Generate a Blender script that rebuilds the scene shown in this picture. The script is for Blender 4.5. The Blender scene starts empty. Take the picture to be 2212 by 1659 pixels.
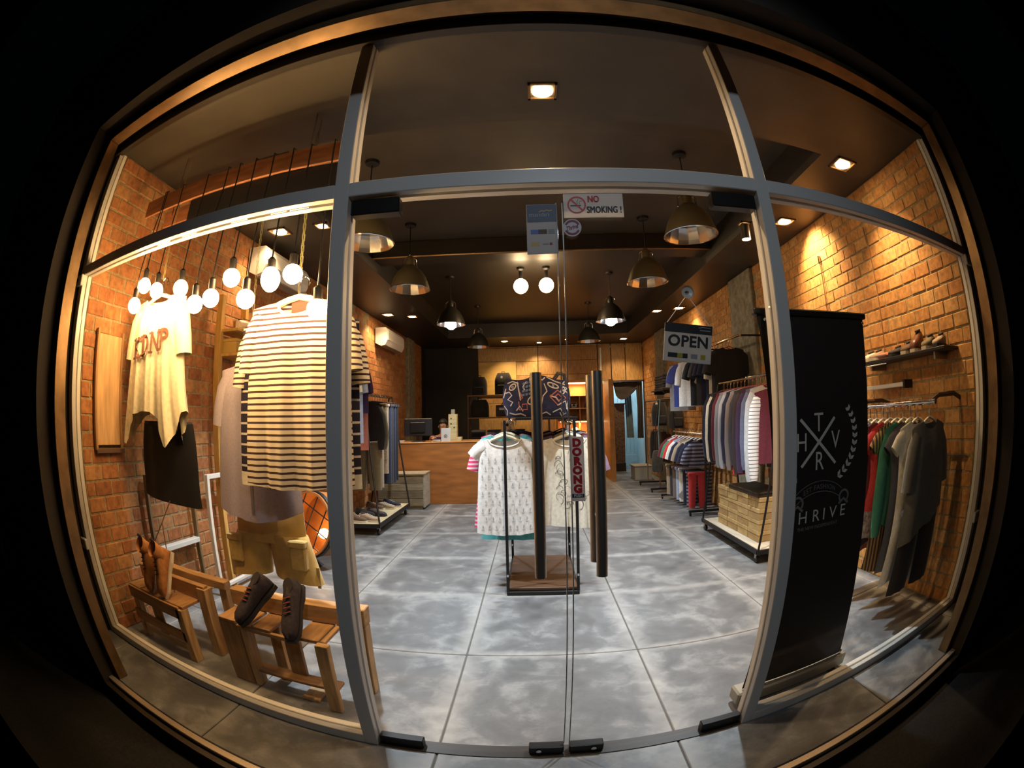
import bpy, math, random
from mathutils import Vector, Matrix
random.seed(7)
SC = bpy.context.scene
COL = SC.collection
PI = math.pi
# ------------------------------------------------------------------ camera, world, exposure
cd = bpy.data.cameras.new('camera'); cam = bpy.data.objects.new('camera', cd); COL.objects.link(cam); SC.camera = cam
cd.type = 'PANO'; cd.sensor_fit = 'HORIZONTAL'; cd.sensor_width = 36; cd.sensor_height = 27
cd.panorama_type = 'FISHEYE_LENS_POLYNOMIAL'; cd.fisheye_fov = math.radians(200)
_s = 2.212 / 36                              # the clip-on fisheye: ray angle as a polynomial of the image radius
cd.fisheye_polynomial_k0 = 0
cd.fisheye_polynomial_k1 = -1.0239 * _s
cd.fisheye_polynomial_k2 = 0.1342 * _s**2
cd.fisheye_polynomial_k3 = 0.1585 * _s**3
cd.fisheye_polynomial_k4 = -0.3315 * _s**4
cam.matrix_world = (Matrix.Translation((0, -1.5643, 1.3943)) @ Matrix.Rotation(.041, 4, 'Z') @ Matrix.Rotation(.0699, 4, 'X')
                    @ Matrix.Rotation(.0235, 4, 'Y') @ Matrix.Rotation(PI/2, 4, 'X'))
CAM = Vector((0, -1.5643, 1.3943))
w = bpy.data.worlds.new('night'); SC.world = w; w.use_nodes = True
w.node_tree.nodes['Background'].inputs[0].default_value = (.35, .5, .8, 1)
w.node_tree.nodes['Background'].inputs[1].default_value = .0008
SC.view_settings.view_transform = 'Standard'; SC.view_settings.look = 'None'
SC.view_settings.exposure = 0.0; SC.view_settings.gamma = 1; SC.view_settings.use_curve_mapping = False
SC.cycles.max_bounces = 7; SC.cycles.diffuse_bounces = 4; SC.cycles.glossy_bounces = 4; SC.cycles.transparent_max_bounces = 24
SC.cycles.caustics_reflective = False; SC.cycles.caustics_refractive = False; SC.cycles.sample_clamp_indirect = 6
WARM = (1, .58, .24); HALO = (1, .66, .33); COOL = (.80, .91, 1)
BULB_E, SPOT_W, LED_W, CANOPY_W = 96, 74, 380, 56

# ------------------------------------------------------------------ materials
MATS = {}
def nodes(name):
    m = bpy.data.materials.new(name); m.use_nodes = True
    nt = m.node_tree
    return m, nt, nt.nodes['Principled BSDF'], nt.nodes.new, nt.links.new
def pm(name, col, rough=.6, metal=0., noise=None, bump=0., coat=0., sheen=0., stretch=None, col2=None):
    """Principled, with an optional noise (scale, amount) between darker and lighter or towards col2."""
    if name in MATS: return MATS[name]
    m, nt, b, N, Lk = nodes(name); MATS[name] = m
    b.inputs['Base Color'].default_value = (*col, 1); b.inputs['Roughness'].default_value = rough; b.inputs['Metallic'].default_value = metal
    if coat: b.inputs['Coat Weight'].default_value = coat
    if sheen: b.inputs['Sheen Weight'].default_value = sheen
    if noise:
        t = N('ShaderNodeTexCoord'); n = N('ShaderNodeTexNoise'); n.inputs['Scale'].default_value = noise[0]; n.inputs['Detail'].default_value = 4
        if stretch:
            mp = N('ShaderNodeMapping'); mp.inputs['Scale'].default_value = stretch
            Lk(t.outputs['Object'], mp.inputs[0]); Lk(mp.outputs[0], n.inputs['Vector'])
        else: Lk(t.outputs['Object'], n.inputs['Vector'])
        r = N('ShaderNodeValToRGB'); a = noise[1]
        r.color_ramp.elements[0].position = .3; r.color_ramp.elements[1].position = .7
        r.color_ramp.elements[0].color = (*[c*(1-a) for c in col], 1)
        r.color_ramp.elements[1].color = (*(col2 or [min(1, c*(1+a)) for c in col]), 1)
        Lk(n.outputs['Fac'], r.inputs[0]); Lk(r.outputs[0], b.inputs['Base Color'])
        if bump:
            bp = N('ShaderNodeBump'); bp.inputs['Strength'].default_value = bump; bp.inputs['Distance'].default_value = .01
            Lk(n.outputs['Fac'], bp.inputs['Height']); Lk(bp.outputs[0], b.inputs['Normal'])
    return m
def emit(name, col, s):
    if name in MATS: return MATS[name]
    m, nt, b, N, Lk = nodes(name); MATS[name] = m
    b.inputs['Base Color'].default_value = (*col, 1); b.inputs['Emission Color'].default_value = (*col, 1); b.inputs['Emission Strength'].default_value = s
    return m
def stripes(name, c1, c2, period, duty, axis=2, off=0., rough=.85):
    if name in MATS: return MATS[name]
    m, nt, b, N, Lk = nodes(name); MATS[name] = m
    t = N('ShaderNodeTexCoord'); s = N('ShaderNodeSeparateXYZ'); Lk(t.outputs['Object'], s.inputs[0])
    a = N('ShaderNodeMath'); a.operation = 'MULTIPLY_ADD'; a.inputs[1].default_value = 1/period; a.inputs[2].default_value = 50 + off
    Lk(s.outputs[axis], a.inputs[0])
    f = N('ShaderNodeMath'); f.operation = 'FRACT'; Lk(a.outputs[0], f.inputs[0])
    g = N('ShaderNodeMath'); g.operation = 'LESS_THAN'; g.inputs[1].default_value = duty; Lk(f.outputs[0], g.inputs[0])
    mx = N('ShaderNodeMix'); mx.data_type = 'RGBA'; mx.inputs['A'].default_value = (*c1, 1); mx.inputs['B'].default_value = (*c2, 1)
    Lk(g.outputs[0], mx.inputs['Factor']); Lk(mx.outputs['Result'], b.inputs['Base Color']); b.inputs['Roughness'].default_value = rough
    return m
def brickmat(name, ramp, rough=.85):
    m, nt, b, N, Lk = nodes(name); MATS[name] = m
    o = N('ShaderNodeObjectInfo'); g = N('ShaderNodeNewGeometry'); a = N('ShaderNodeMath'); a.operation = 'ADD'
    Lk(o.outputs['Random'], a.inputs[0]); Lk(g.outputs['Random Per Island'], a.inputs[1])
    f = N('ShaderNodeMath'); f.operation = 'FRACT'; Lk(a.outputs[0], f.inputs[0])
    r = N('ShaderNodeValToRGB'); r.color_ramp.elements[0].color = (*ramp[0], 1); r.color_ramp.elements[1].color = (*ramp[-1], 1)
    for i, c in enumerate(ramp[1:-1]):
        e = r.color_ramp.elements.new((i+1)/(len(ramp)-1)); e.color = (*c, 1)
    Lk(f.outputs[0], r.inputs[0])
    n = N('ShaderNodeTexNoise'); n.inputs['Scale'].default_value = 26; n.inputs['Detail'].default_value = 5; Lk(g.outputs['Position'], n.inputs['Vector'])
    mx = N('ShaderNodeMix'); mx.data_type = 'RGBA'; mx.blend_type = 'MULTIPLY'; mx.inputs['Factor'].default_value = .65
    r2 = N('ShaderNodeValToRGB'); r2.color_ramp.elements[0].position = .3; r2.color_ramp.elements[0].color = (.35, .33, .3, 1); r2.color_ramp.elements[1].position = .65
    Lk(n.outputs['Fac'], r2.inputs[0]); Lk(r.outputs[0], mx.inputs['A']); Lk(r2.outputs[0], mx.inputs['B']); Lk(mx.outputs['Result'], b.inputs['Base Color'])
    bp = N('ShaderNodeBump'); bp.inputs['Strength'].default_value = .5; bp.inputs['Distance'].default_value = .006
    Lk(n.outputs['Fac'], bp.inputs['Height']); Lk(bp.outputs[0], b.inputs['Normal']); b.inputs['Roughness'].default_value = rough
    return m
def tilemat(name):
    """Cement floor: mottled grey slabs, pale bloom along the joints."""
    m, nt, b, N, Lk = nodes(name); MATS[name] = m
    t = N('ShaderNodeTexCoord'); s = N('ShaderNodeSeparateXYZ'); Lk(t.outputs['Object'], s.inputs[0]); g = N('ShaderNodeNewGeometry')
    def noise(sc, det, dist=0.):
        n = N('ShaderNodeTexNoise'); n.inputs['Scale'].default_value = sc; n.inputs['Detail'].default_value = det; n.inputs['Distortion'].default_value = dist
        Lk(g.outputs['Position'], n.inputs['Vector']); return n.outputs['Fac']
    def mth(op, a, bb=None, c=None):
        n = N('ShaderNodeMath'); n.operation = op
        for i, v in enumerate((a, bb, c)):
            if v is None: continue
            if isinstance(v, (int, float)): n.inputs[i].default_value = v
            else: Lk(v, n.inputs[i])
        return n.outputs[0]
    ex = mth('SUBTRACT', .5, mth('ABSOLUTE', s.outputs[0])); ey = mth('MULTIPLY', mth('SUBTRACT', .5, mth('ABSOLUTE', s.outputs[1])), 1.7)
    d = mth('MINIMUM', ex, ey); n1 = noise(9, 10, .8); n2 = noise(3.2, 11, .9); n3 = noise(60, 4)
    edge = mth('MULTIPLY_ADD', d, -1., mth('MULTIPLY_ADD', n1, .15, .0))
    mr = N('ShaderNodeMapRange'); mr.inputs['From Min'].default_value = -.05; mr.inputs['From Max'].default_value = .12; Lk(edge, mr.inputs['Value'])
    r = N('ShaderNodeValToRGB'); r.color_ramp.elements[0].position = .25; r.color_ramp.elements[0].color = (.062, .062, .064, 1)
    r.color_ramp.elements[1].position = .66; r.color_ramp.elements[1].color = (.27, .275, .27, 1)
    e = r.color_ramp.elements.new(.5); e.color = (.135, .138, .14, 1)
    mixn = mth('ADD', mth('MULTIPLY', n2, .62), mth('ADD', mth('MULTIPLY', n1, .28), mth('MULTIPLY', n3, .1))); Lk(mixn, r.inputs[0])
    mx = N('ShaderNodeMix'); mx.data_type = 'RGBA'; mx.inputs['B'].default_value = (.46, .45, .42, 1)
    Lk(mth('MULTIPLY', mr.outputs[0], .62), mx.inputs['Factor']); Lk(r.outputs[0], mx.inputs['A']); Lk(mx.outputs['Result'], b.inputs['Base Color'])
    b.inputs['Roughness'].default_value = .48
    rr = N('ShaderNodeMapRange'); rr.inputs['To Min'].default_value = .34; rr.inputs['To Max'].default_value = .62; Lk(n1, rr.inputs['Value']); Lk(rr.outputs[0], b.inputs['Roughness'])
    return m
def glassmat(name, tint=(1, 1, 1), refl=1.0):
    m = bpy.data.materials.new(name); m.use_nodes = True; nt = m.node_tree; nt.nodes.clear(); N = nt.nodes.new; Lk = nt.links.new; MATS[name] = m
    o = N('ShaderNodeOutputMaterial'); t = N('ShaderNodeBsdfTransparent'); t.inputs[0].default_value = (*tint, 1); g = N('ShaderNodeBsdfGlossy')
    g.inputs['Roughness'].default_value = .01; f = N('ShaderNodeLayerWeight')
    p = N('ShaderNodeMath'); p.operation = 'POWER'; p.inputs[1].default_value = 5; Lk(f.outputs['Facing'], p.inputs[0])
    k = N('ShaderNodeMath'); k.operation = 'MULTIPLY_ADD'; k.inputs[1].default_value = .75*refl; k.inputs[2].default_value = .03*refl; Lk(p.outputs[0], k.inputs[0])
    mx = N('ShaderNodeMixShader'); Lk(k.outputs[0], mx.inputs[0]); Lk(t.outputs[0], mx.inputs[1]); Lk(g.outputs[0], mx.inputs[2]); Lk(mx.outputs[0], o.inputs[0])
    return m
def wood(name, c, a=.35, sc=6, stretch=(1, 1, 8), rough=.6, coat=0.): return pm(name, c, rough, 0, (sc, a), .12, coat, 0, stretch)
def cloth(name, c, a=.12, sc=40): return pm(name, c, .92, 0, (sc, a), .15, sheen=.15)

BLACKM = pm('black_metal', (.012, .011, .011), .45, .3)
CHROME = pm('chrome', (.72, .72, .72), .12, 1.)
STEEL = pm('brushed_steel', (.42, .40, .38), .28, 1.)
ALU = pm('grey_aluminium', (.60, .585, .55), .36, .0)
ALUW = pm('pale_aluminium', (.68, .65, .58), .36, .0)
BRONZE = pm('bronze_metal', (.26, .16, .075), .38, .7, (9, .25))
DARK = pm('dark_paint', (.028, .020, .013), .42)
CEILM = pm('black_ceiling', (.054, .047, .034), .5, 0, (3, .2)); CEIL_SHADE = pm('shaded_ceiling', (.018, .015, .012), .45)  # second is a darker copy of the ceiling colour, rear shade painted in
PIERM = pm('dark_plaster', (.03, .022, .016), .8)
GLASS = glassmat('clear_glass')
CLEARP = glassmat('clear_acrylic', (.9, .93, .95), 1.6)
WHITEP = pm('white_plastic', (.70, .69, .64), .45)
CREAMP = pm('cream_plastic', (.80, .74, .55), .4)
def signmat(name, col, tl=.45):
    m, nt, b, N, Lk = nodes(name); MATS[name] = m; b.inputs['Base Color'].default_value = (*col, 1); b.inputs['Roughness'].default_value = .5
    t = N('ShaderNodeBsdfTranslucent'); t.inputs[0].default_value = (*col, 1); mx = N('ShaderNodeMixShader'); mx.inputs[0].default_value = tl
    Lk(b.outputs[0], mx.inputs[1]); Lk(t.outputs[0], mx.inputs[2]); Lk(mx.outputs[0], nt.nodes['Material Output'].inputs[0]); return m
SIGNW = signmat('sign_white', (.78, .77, .74))
SIGNK = pm('sign_black', (.012, .012, .014), .5)
SIGNN = pm('sign_navy', (.02, .035, .075), .5)
SIGNR = pm('sign_red', (.55, .02, .03), .5)
SIGNG = pm('sign_gold', (.55, .34, .05), .5)
SIGNB = pm('sign_blue', (.04, .10, .38), .5)
INKW = pm('print_white', (.75, .72, .62), .7)
INKK = pm('print_black', (.02, .016, .016), .8)

# ------------------------------------------------------------------ mesh builder
def wloc(o):
    v = Vector((0, 0, 0))
    while o is not None: v += o.location; o = o.parent
    return v
class MB:
    def __init__(s): s.v = []; s.f = []
    def add(s, vs, fs):
        b = len(s.v); s.v += [tuple(v) for v in vs]; s.f += [tuple(i+b for i in f) for f in fs]; return s
    def box(s, x0, x1, y0, y1, z0, z1, M=None):
        vs = [Vector(p) for p in ((x0,y0,z0),(x1,y0,z0),(x1,y1,z0),(x0,y1,z0),(x0,y0,z1),(x1,y0,z1),(x1,y1,z1),(x0,y1,z1))]
        if M is not None: vs = [M @ v for v in vs]
        return s.add(vs, [(0,3,2,1),(4,5,6,7),(0,1,5,4),(1,2,6,5),(2,3,7,6),(3,0,4,7)])
    def rbox(s, x0, x1, y0, y1, z0, z1, c=.006, M=None):
        """box with chamfered edges"""
        b = bpy_bevel((x0, x1, y0, y1, z0, z1), c)
        vs = [Vector(v) for v in b[0]]
        if M is not None: vs = [M @ v for v in vs]
        return s.add(vs, b[1])
    def loft(s, rings, close=True, cap0=True, cap1=True):
        n = len(rings[0]); vs = [p for r in rings for p in r]; fs = []
        for i in range(len(rings)-1):
            for j in range(n if close else n-1):
                k = (j+1) % n; fs.append((i*n+j, i*n+k, (i+1)*n+k, (i+1)*n+j))
        if close and cap0: fs.append(tuple(reversed(range(n))))
        if close and cap1: fs.append(tuple((len(rings)-1)*n+j for j in range(n)))
        return s.add(vs, fs)
    def tube(s, pts, r, seg=8, cap=True):
        pts = [Vector(p) for p in pts]; rs = r if isinstance(r, (list, tuple)) else [r]*len(pts); rings = []; up = None
        for i, p in enumerate(pts):
            d = (pts[min(i+1, len(pts)-1)] - pts[max(i-1, 0)]).normalized()
            if up is None: up = Vector((0, 0, 1)) if abs(d.z) < .9 else Vector((1, 0, 0))
            a = d.cross(up).normalized(); b = a.cross(d).normalized(); up = b
            rings.append([p + a*math.cos(2*PI*k/seg)*rs[i] + b*math.sin(2*PI*k/seg)*rs[i] for k in range(seg)])
        return s.loft(rings, True, cap, cap)
    def lathe(s, prof, c=(0,0,0), seg=20, M=None, cap0=False, cap1=False):
        c = Vector(c); rings = []
        for r, z in prof:
            ring = [Vector((r*math.cos(2*PI*k/seg), r*math.sin(2*PI*k/seg), z)) for k in range(seg)]
            rings.append([(M @ p if M is not None else p) + c for p in ring])
        return s.loft(rings, True, cap0, cap1)
    def sphere(s, c, r, seg=12, rings=8, sc=(1,1,1)):
        prof = [(max(1e-4, r*math.sin(PI*i/rings)), -r*math.cos(PI*i/rings)) for i in range(rings+1)]
        c = Vector(c)
        R = [[c + Vector((a*math.cos(2*PI*k/seg)*sc[0], a*math.sin(2*PI*k/seg)*sc[1], z*sc[2])) for k in range(seg)] for a, z in prof]
        return s.loft(R, True, True, True)
    def prism(s, poly, fn, h):
        """poly of (u,v) mapped by fn(u,v,t) at t=0 and t=h"""
        n = len(poly); vs = [fn(u, v, 0) for u, v in poly] + [fn(u, v, h) for u, v in poly]
        return s.add(vs, [tuple(reversed(range(n))), tuple(range(n, 2*n))] + [(i, (i+1) % n, n+(i+1) % n, n+i) for i in range(n)])
    def build(s, name, m, parent=None, world=True, smooth=False, kind=None, angle=40):
        me = bpy.data.meshes.new(name)
        off = wloc(parent) if (parent is not None and world) else Vector((0, 0, 0))
        me.from_pydata([tuple(Vector(v)-off) for v in s.v], [], s.f); me.update()
        if smooth:
            me.polygons.foreach_set('use_smooth', [True]*len(me.polygons)); me.set_sharp_from_angle(angle=math.radians(angle))
        me.materials.append(m)
        o = bpy.data.objects.new(name, me); COL.objects.link(o)
        if parent is not None: o.parent = parent
        if kind: o['kind'] = kind
        return o
_bv = {}
def bpy_bevel(b, c):
    x0, x1, y0, y1, z0, z1 = b
    c = min(c, (x1-x0)*.45, (y1-y0)*.45, (z1-z0)*.45); vs = []; idx = {}
    for i, (x, sx) in enumerate(((x0, 1), (x1, -1))):
        for j, (y, sy) in enumerate(((y0, 1), (y1, -1))):
            for k, (z, sz) in enumerate(((z0, 1), (z1, -1))):
                idx[i,j,k,0] = len(vs); vs.append((x, y+sy*c, z+sz*c))
                idx[i,j,k,1] = len(vs); vs.append((x+sx*c, y, z+sz*c))
                idx[i,j,k,2] = len(vs); vs.append((x+sx*c, y+sy*c, z))
    g = lambda i,j,k,a: idx[i,j,k,a]; fs = []
    fs += [(g(0,0,0,0),g(0,0,1,0),g(0,1,1,0),g(0,1,0,0)), (g(1,0,0,0),g(1,1,0,0),g(1,1,1,0),g(1,0,1,0)),
           (g(0,0,0,1),g(1,0,0,1),g(1,0,1,1),g(0,0,1,1)), (g(0,1,0,1),g(0,1,1,1),g(1,1,1,1),g(1,1,0,1)),
           (g(0,0,0,2),g(0,1,0,2),g(1,1,0,2),g(1,0,0,2)), (g(0,0,1,2),g(1,0,1,2),g(1,1,1,2),g(0,1,1,2))]
    for j in (0,1):
        for k in (0,1): fs.append((g(0,j,k,1),g(1,j,k,1),g(1,j,k,2),g(0,j,k,2)))
    for i in (0,1):
        for k in (0,1): fs.append((g(i,0,k,0),g(i,1,k,0),g(i,1,k,2),g(i,0,k,2)))
        for j in (0,1): fs.append((g(i,j,0,0),g(i,j,1,0),g(i,j,1,1),g(i,j,0,1)))
        for j in (0,1):
            for k in (0,1): fs.append((g(i,j,k,0),g(i,j,k,1),g(i,j,k,2)))
    return vs, fs

def tag(o, label=None, cat=None, group=None, kind=None):
    if label: o['label'] = label
    if cat: o['category'] = cat
    if group: o['group'] = group
    if kind: o['kind'] = kind
    return o
def thing(name, label, cat, loc=(0,0,0), group=None, M=None):
    o = bpy.data.objects.new(name, None); COL.objects.link(o); o.empty_display_size = .1
    if M is not None: o.matrix_world = M
    else: o.location = loc
    return tag(o, label, cat, group)
def struct(name, label, loc=(0,0,0)):
    o = bpy.data.objects.new(name, None); COL.objects.link(o); o.location = loc
    return tag(o, label, None, None, 'structure')
def light(kind, name, loc, energy, col, parent, size=.03, angle=None, blend=.5, direction=(0,0,-1)):
    l = bpy.data.lights.new(name, kind); l.energy = energy; l.color = col
    if kind == 'SPOT': l.spot_size = math.radians(angle); l.spot_blend = blend; l.shadow_soft_size = size
    elif kind == 'POINT': l.shadow_soft_size = size
    elif kind == 'AREA': l.size = size
    o = bpy.data.objects.new(name, l); COL.objects.link(o)
    q = Vector(direction).to_track_quat('-Z', 'Y'); o.rotation_mode = 'QUATERNION'; o.rotation_quaternion = q
    if parent is not None: o.parent = parent; o.location = Vector(loc) - wloc(parent)
    else: o.location = loc
    return o
def text2d(s, size, bold=0.0, spacing=1.0, align='CENTER'):
    c = bpy.data.curves.new('t', 'FONT'); c.body = s; c.size = size; c.offset = bold; c.space_character = spacing
    c.align_x = align; c.align_y = 'CENTER'; c.resolution_u = 3; c.fill_mode = 'FRONT'
    o = bpy.data.objects.new('t', c); COL.objects.link(o)
    dg = bpy.context.evaluated_depsgraph_get(); me = bpy.data.meshes.new_from_object(o.evaluated_get(dg))
    vs = [(v.co.x, v.co.y) for v in me.vertices]; fs = [tuple(p.vertices) for p in me.polygons]
    bpy.data.objects.remove(o); bpy.data.curves.remove(c); bpy.data.meshes.remove(me)
    return vs, fs
def addtext(mb, s, size, fn, **k):
    vs, fs = text2d(s, size, **k); return mb.add([fn(u, v) for u, v in vs], fs)
def stroke(mb, pts, wd, fn):
    """flat strip of width wd along a 2-D polyline"""
    P = [Vector(p) for p in pts]; L = []; R = []
    for i, p in enumerate(P):
        d = (P[min(i+1, len(P)-1)] - P[max(i-1, 0)]).normalized(); n = Vector((-d.y, d.x))*wd/2
        L.append(p+n); R.append(p-n)
    n = len(P); mb.add([fn(q.x, q.y) for q in L] + [fn(q.x, q.y) for q in R], [(i, n+i, n+i+1, i+1) for i in range(n-1)])
def arc(cx, cy, r, a0, a1, n=12, ry=None): return [(cx + r*math.cos(math.radians(a0+(a1-a0)*i/n)), cy + (ry or r)*math.sin(math.radians(a0+(a1-a0)*i/n))) for i in range(n+1)]
ORD = ['lowest', 'second', 'third', 'fourth', 'fifth', 'sixth', 'seventh', 'eighth', 'ninth', 'tenth', 'eleventh', 'twelfth', 'thirteenth']
ORDN = ['first'] + ORD[1:]
XL, XR, ZS, ZT, YB = -2.60, 2.72, 3.10, 3.40, 9.60

# ================================================================== SETTING
# floor of cement tiles, one object each
fl = struct('floor', 'mottled grey cement tile floor with pale bloom along the joints')
TM = tilemat('cement_tile'); JM = pm('floor_joint', (.10, .095, .085), .8)
jb = MB(); jb.box(-2.75, 2.85, -.47, 11.2, -.06, -.007); jb.build('joint_bed', JM, fl)
xs = [-2.75, -2.407, -1.407, -.407, .593, 1.593, 2.593, 2.85]; ys = [-.47, .035] + [1.035+i for i in range(9)] + [10.035, 11.2]
cache = {}
for i in range(len(xs)-1):
    for j in range(len(ys)-1):
        x0, x1, y0, y1 = xs[i]+.004, xs[i+1]-.004, ys[j]+.004, ys[j+1]-.004
        cx = -.907 + round((xs[i]+xs[i+1])/2+.907) if False else (xs[i+1]-.5 if i == 0 else xs[i]+.5); cy = ys[j+1]-.5 if j == 0 else ys[j]+.5
        key = (round(x0-cx,3), round(x1-cx,3), round(y0-cy,3), round(y1-cy,3))
        if key not in cache:
            m = MB(); m.rbox(key[0], key[1], key[2], key[3], -.03, 0, .004); o = m.build('tile', TM, fl, world=False); cache[key] = o
        else:
            o = cache[key].copy(); COL.objects.link(o)
        o.location = (cx, cy, 0)
# street outside: black asphalt a step down
m = MB(); m.box(-9, 9, -9, -.53, -.25, -.14); tag(m.build('ground', pm('asphalt', (.012, .011, .011), .9, 0, (60, .5), .3)), 'black unlit street surface a step below the shop floor', kind='structure')
# brick walls
BRL = brickmat('brick_warm', [(.30, .11, .035), (.46, .19, .06), (.41, .155, .048), (.50, .25, .09), (.37, .13, .04), (.45, .20, .07)])
BRR = brickmat('brick_tan', [(.46, .20, .055), (.62, .31, .09), (.56, .25, .07), (.68, .38, .13), (.52, .22, .06), (.62, .33, .10)])
MORT = pm('mortar', (.29, .225, .115), .9, 0, (35, .35), .4)
def brickwall(name, label, X, s, y1, mat, skips, holes=()):
    W = struct(name, label, (X, 0, 0))
    m = MB(); m.box(min(X, X-s*.12), max(X, X-s*.12), .1, y1, 0, ZS+.05); m.build('mortar_bed', MORT, W)
    cells = []
    for i in range(31):
        z0 = i*.1 + .006; off = .1*(i % 2)
        y = .1 - off
        while y < y1:
            a, b = max(y, .1)+.005, min(y+.2, y1)-.005; y += .2
            if b-a < .03 or any(b > p and a < q for p, q in skips): continue
            cells.append((a, b, z0, z0+.089))
    def score(c):
        v = Vector((X, (c[0]+c[1])/2, (c[2]+c[3])/2)) - CAM
        return (c[1]-c[0])*abs(v.x)/v.length**3
    cells.sort(key=score, reverse=True); protos = {}; rest = MB()
    for n, (a, b, z0, z1) in enumerate(cells):
        d = random.uniform(.002, .0065)
        hole = any(p < (a+b)/2 < q and r < (z0+z1)/2 < t for p, q, r, t in holes)
        if hole: continue
        if n < 300:
            L = round(b-a, 3); key = (L, n % 3)
            if key not in protos:
                q = MB(); j = [random.uniform(-.003, .003) for _ in range(4)]
                q.rbox(-.02, .012, -L/2+j[0], L/2+j[1], -.044+j[2], .044+j[3], .005); o = q.build('brick', mat, W, world=False); protos[key] = o
            else: o = protos[key].copy(); COL.objects.link(o)
            o.location = (s*(d-.011), (a+b)/2, (z0+z1)/2); o.rotation_euler = (0, 0, random.uniform(-.02, .02))
            if s < 0: o.rotation_euler = (0, 0, PI + random.uniform(-.02, .02))
        else: rest.box(min(X-s*.02, X+s*d), max(X-s*.02, X+s*d), a, b, z0, z1)
    rest.build('brickwork', mat, W, kind='stuff')
    return W
brickwall('wall_left', 'orange brick side wall glowing behind the window display', XL, 1, 9.25, BRL, [(7.92, 8.42)], [(4.25, 4.45, 2.8, 3.1), (4.85, 5.05, 2.8, 3.1), (5.5, 5.65, 2.8, 3.1)])
brickwall('wall_right', 'tan orange brick side wall behind the banner and clothes rails', XR, -1, YB, BRR, [(3.70, 4.38), (7.7, 8.32)])
CONC = pm('grey_concrete', (.22, .20, .14), .9, 0, (14, .35), .5)
m = MB(); m.rbox(XR-.05, XR+.1, 3.7, 4.38, 0, ZS, .01); tag(m.build('pillar', CONC), 'rough grey green concrete pillar set in the tan brick wall', kind='structure')
m = MB(); m.rbox(XR-.05, XR+.1, 7.7, 8.32, 0, ZS, .01); tag(m.build('pillar', CONC), 'concrete pillar near the fitting room', kind='structure')
m = MB(); m.rbox(XL-.1, XL+.06, 7.92, 8.42, 0, ZS, .01); tag(m.build('pillar', CONC), 'concrete pillar beside the air conditioner over the counter', kind='structure')
m = MB(); m.box(XL-.1, -1.28, YB-.02, YB+.1, 0, ZS); m.box(XL-.1, XL+.02, 9.25, YB, 0, ZS); tag(m.build('wall_back', pm('black_wall', (.010, .009, .008), .7)), 'black painted wall behind the cash counter', kind='structure')
# timber clad back wall: boards one by one
bw = struct('wall_back_timber', 'golden timber clad back wall above the hat display')
WD = [wood('board_%d' % i, c, .3, 5, (8, 1, 1.4), .5) for i, c in enumerate([(.34, .20, .07), (.40, .25, .09), (.30, .17, .06)])]
for k, (a, b, z0, zt) in enumerate(((-1.28, .18, 0, ZS), (.20, 1.62, 0, ZS), (1.64, 1.94, 2.19, ZS), (1.96, 2.28, 2.19, ZS), (2.30, 2.70, 2.19, ZS))):
    z = z0
    while z < zt-.02:
        h = min(.34 if k < 2 else 1.0, zt-z); m = MB(); m.rbox(a, b, YB-.02-.004*random.random(), YB+.04, z+.003, z+h-.003, .004)
        m.build('plank', WD[(k + int(z*7)) % 3], bw); z += h
m = MB(); m.box(-1.3, XR+.1, YB+.03, YB+.06, 2.19, ZS); m.box(-1.3, 1.66, YB+.03, YB+.06, 0, 2.19); m.build('backing', DARK, bw)
# ceiling: soffit ring at 3.1, tray at 3.4, cross beam
ce = struct('ceiling', 'dark recessed tray ceiling with lower soffits all round, shade painted into the rear')
TX0, TX1, TY0, TY1 = -1.76, 2.08, .86, 8.2
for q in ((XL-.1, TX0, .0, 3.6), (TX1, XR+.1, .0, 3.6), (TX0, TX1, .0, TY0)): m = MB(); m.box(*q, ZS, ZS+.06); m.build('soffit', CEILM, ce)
for q in ((XL-.1, TX0, 3.6, YB+.1), (TX1, XR+.1, 3.6, YB+.1), (TX0, TX1, TY1, YB+.1)): m = MB(); m.box(*q, ZS, ZS+.06); m.build('soffit', CEIL_SHADE, ce)
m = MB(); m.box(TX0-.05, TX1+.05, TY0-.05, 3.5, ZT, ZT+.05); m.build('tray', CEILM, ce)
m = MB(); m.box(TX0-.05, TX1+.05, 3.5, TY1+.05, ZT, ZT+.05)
m.box(TX0-.05, TX0, TY0, TY1, ZS+.06, ZT); m.box(TX1, TX1+.05, TY0, TY1, ZS+.06, ZT); m.box(TX0, TX1, TY0-.05, TY0, ZS+.06, ZT); m.box(TX0, TX1, TY1, TY1+.05, ZS+.06, ZT); m.build('rear_tray', CEIL_SHADE, ce)
m = MB(); m.rbox(TX0, TX1, 3.44, 3.74, 3.22, ZT, .006); m.build('beam', CEIL_SHADE, ce)
m = MB(); m.tube([(TX0, 3.43, 3.215), (TX1, 3.43, 3.215)], .012, 8); m.build('conduit', BRONZE, ce)
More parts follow.
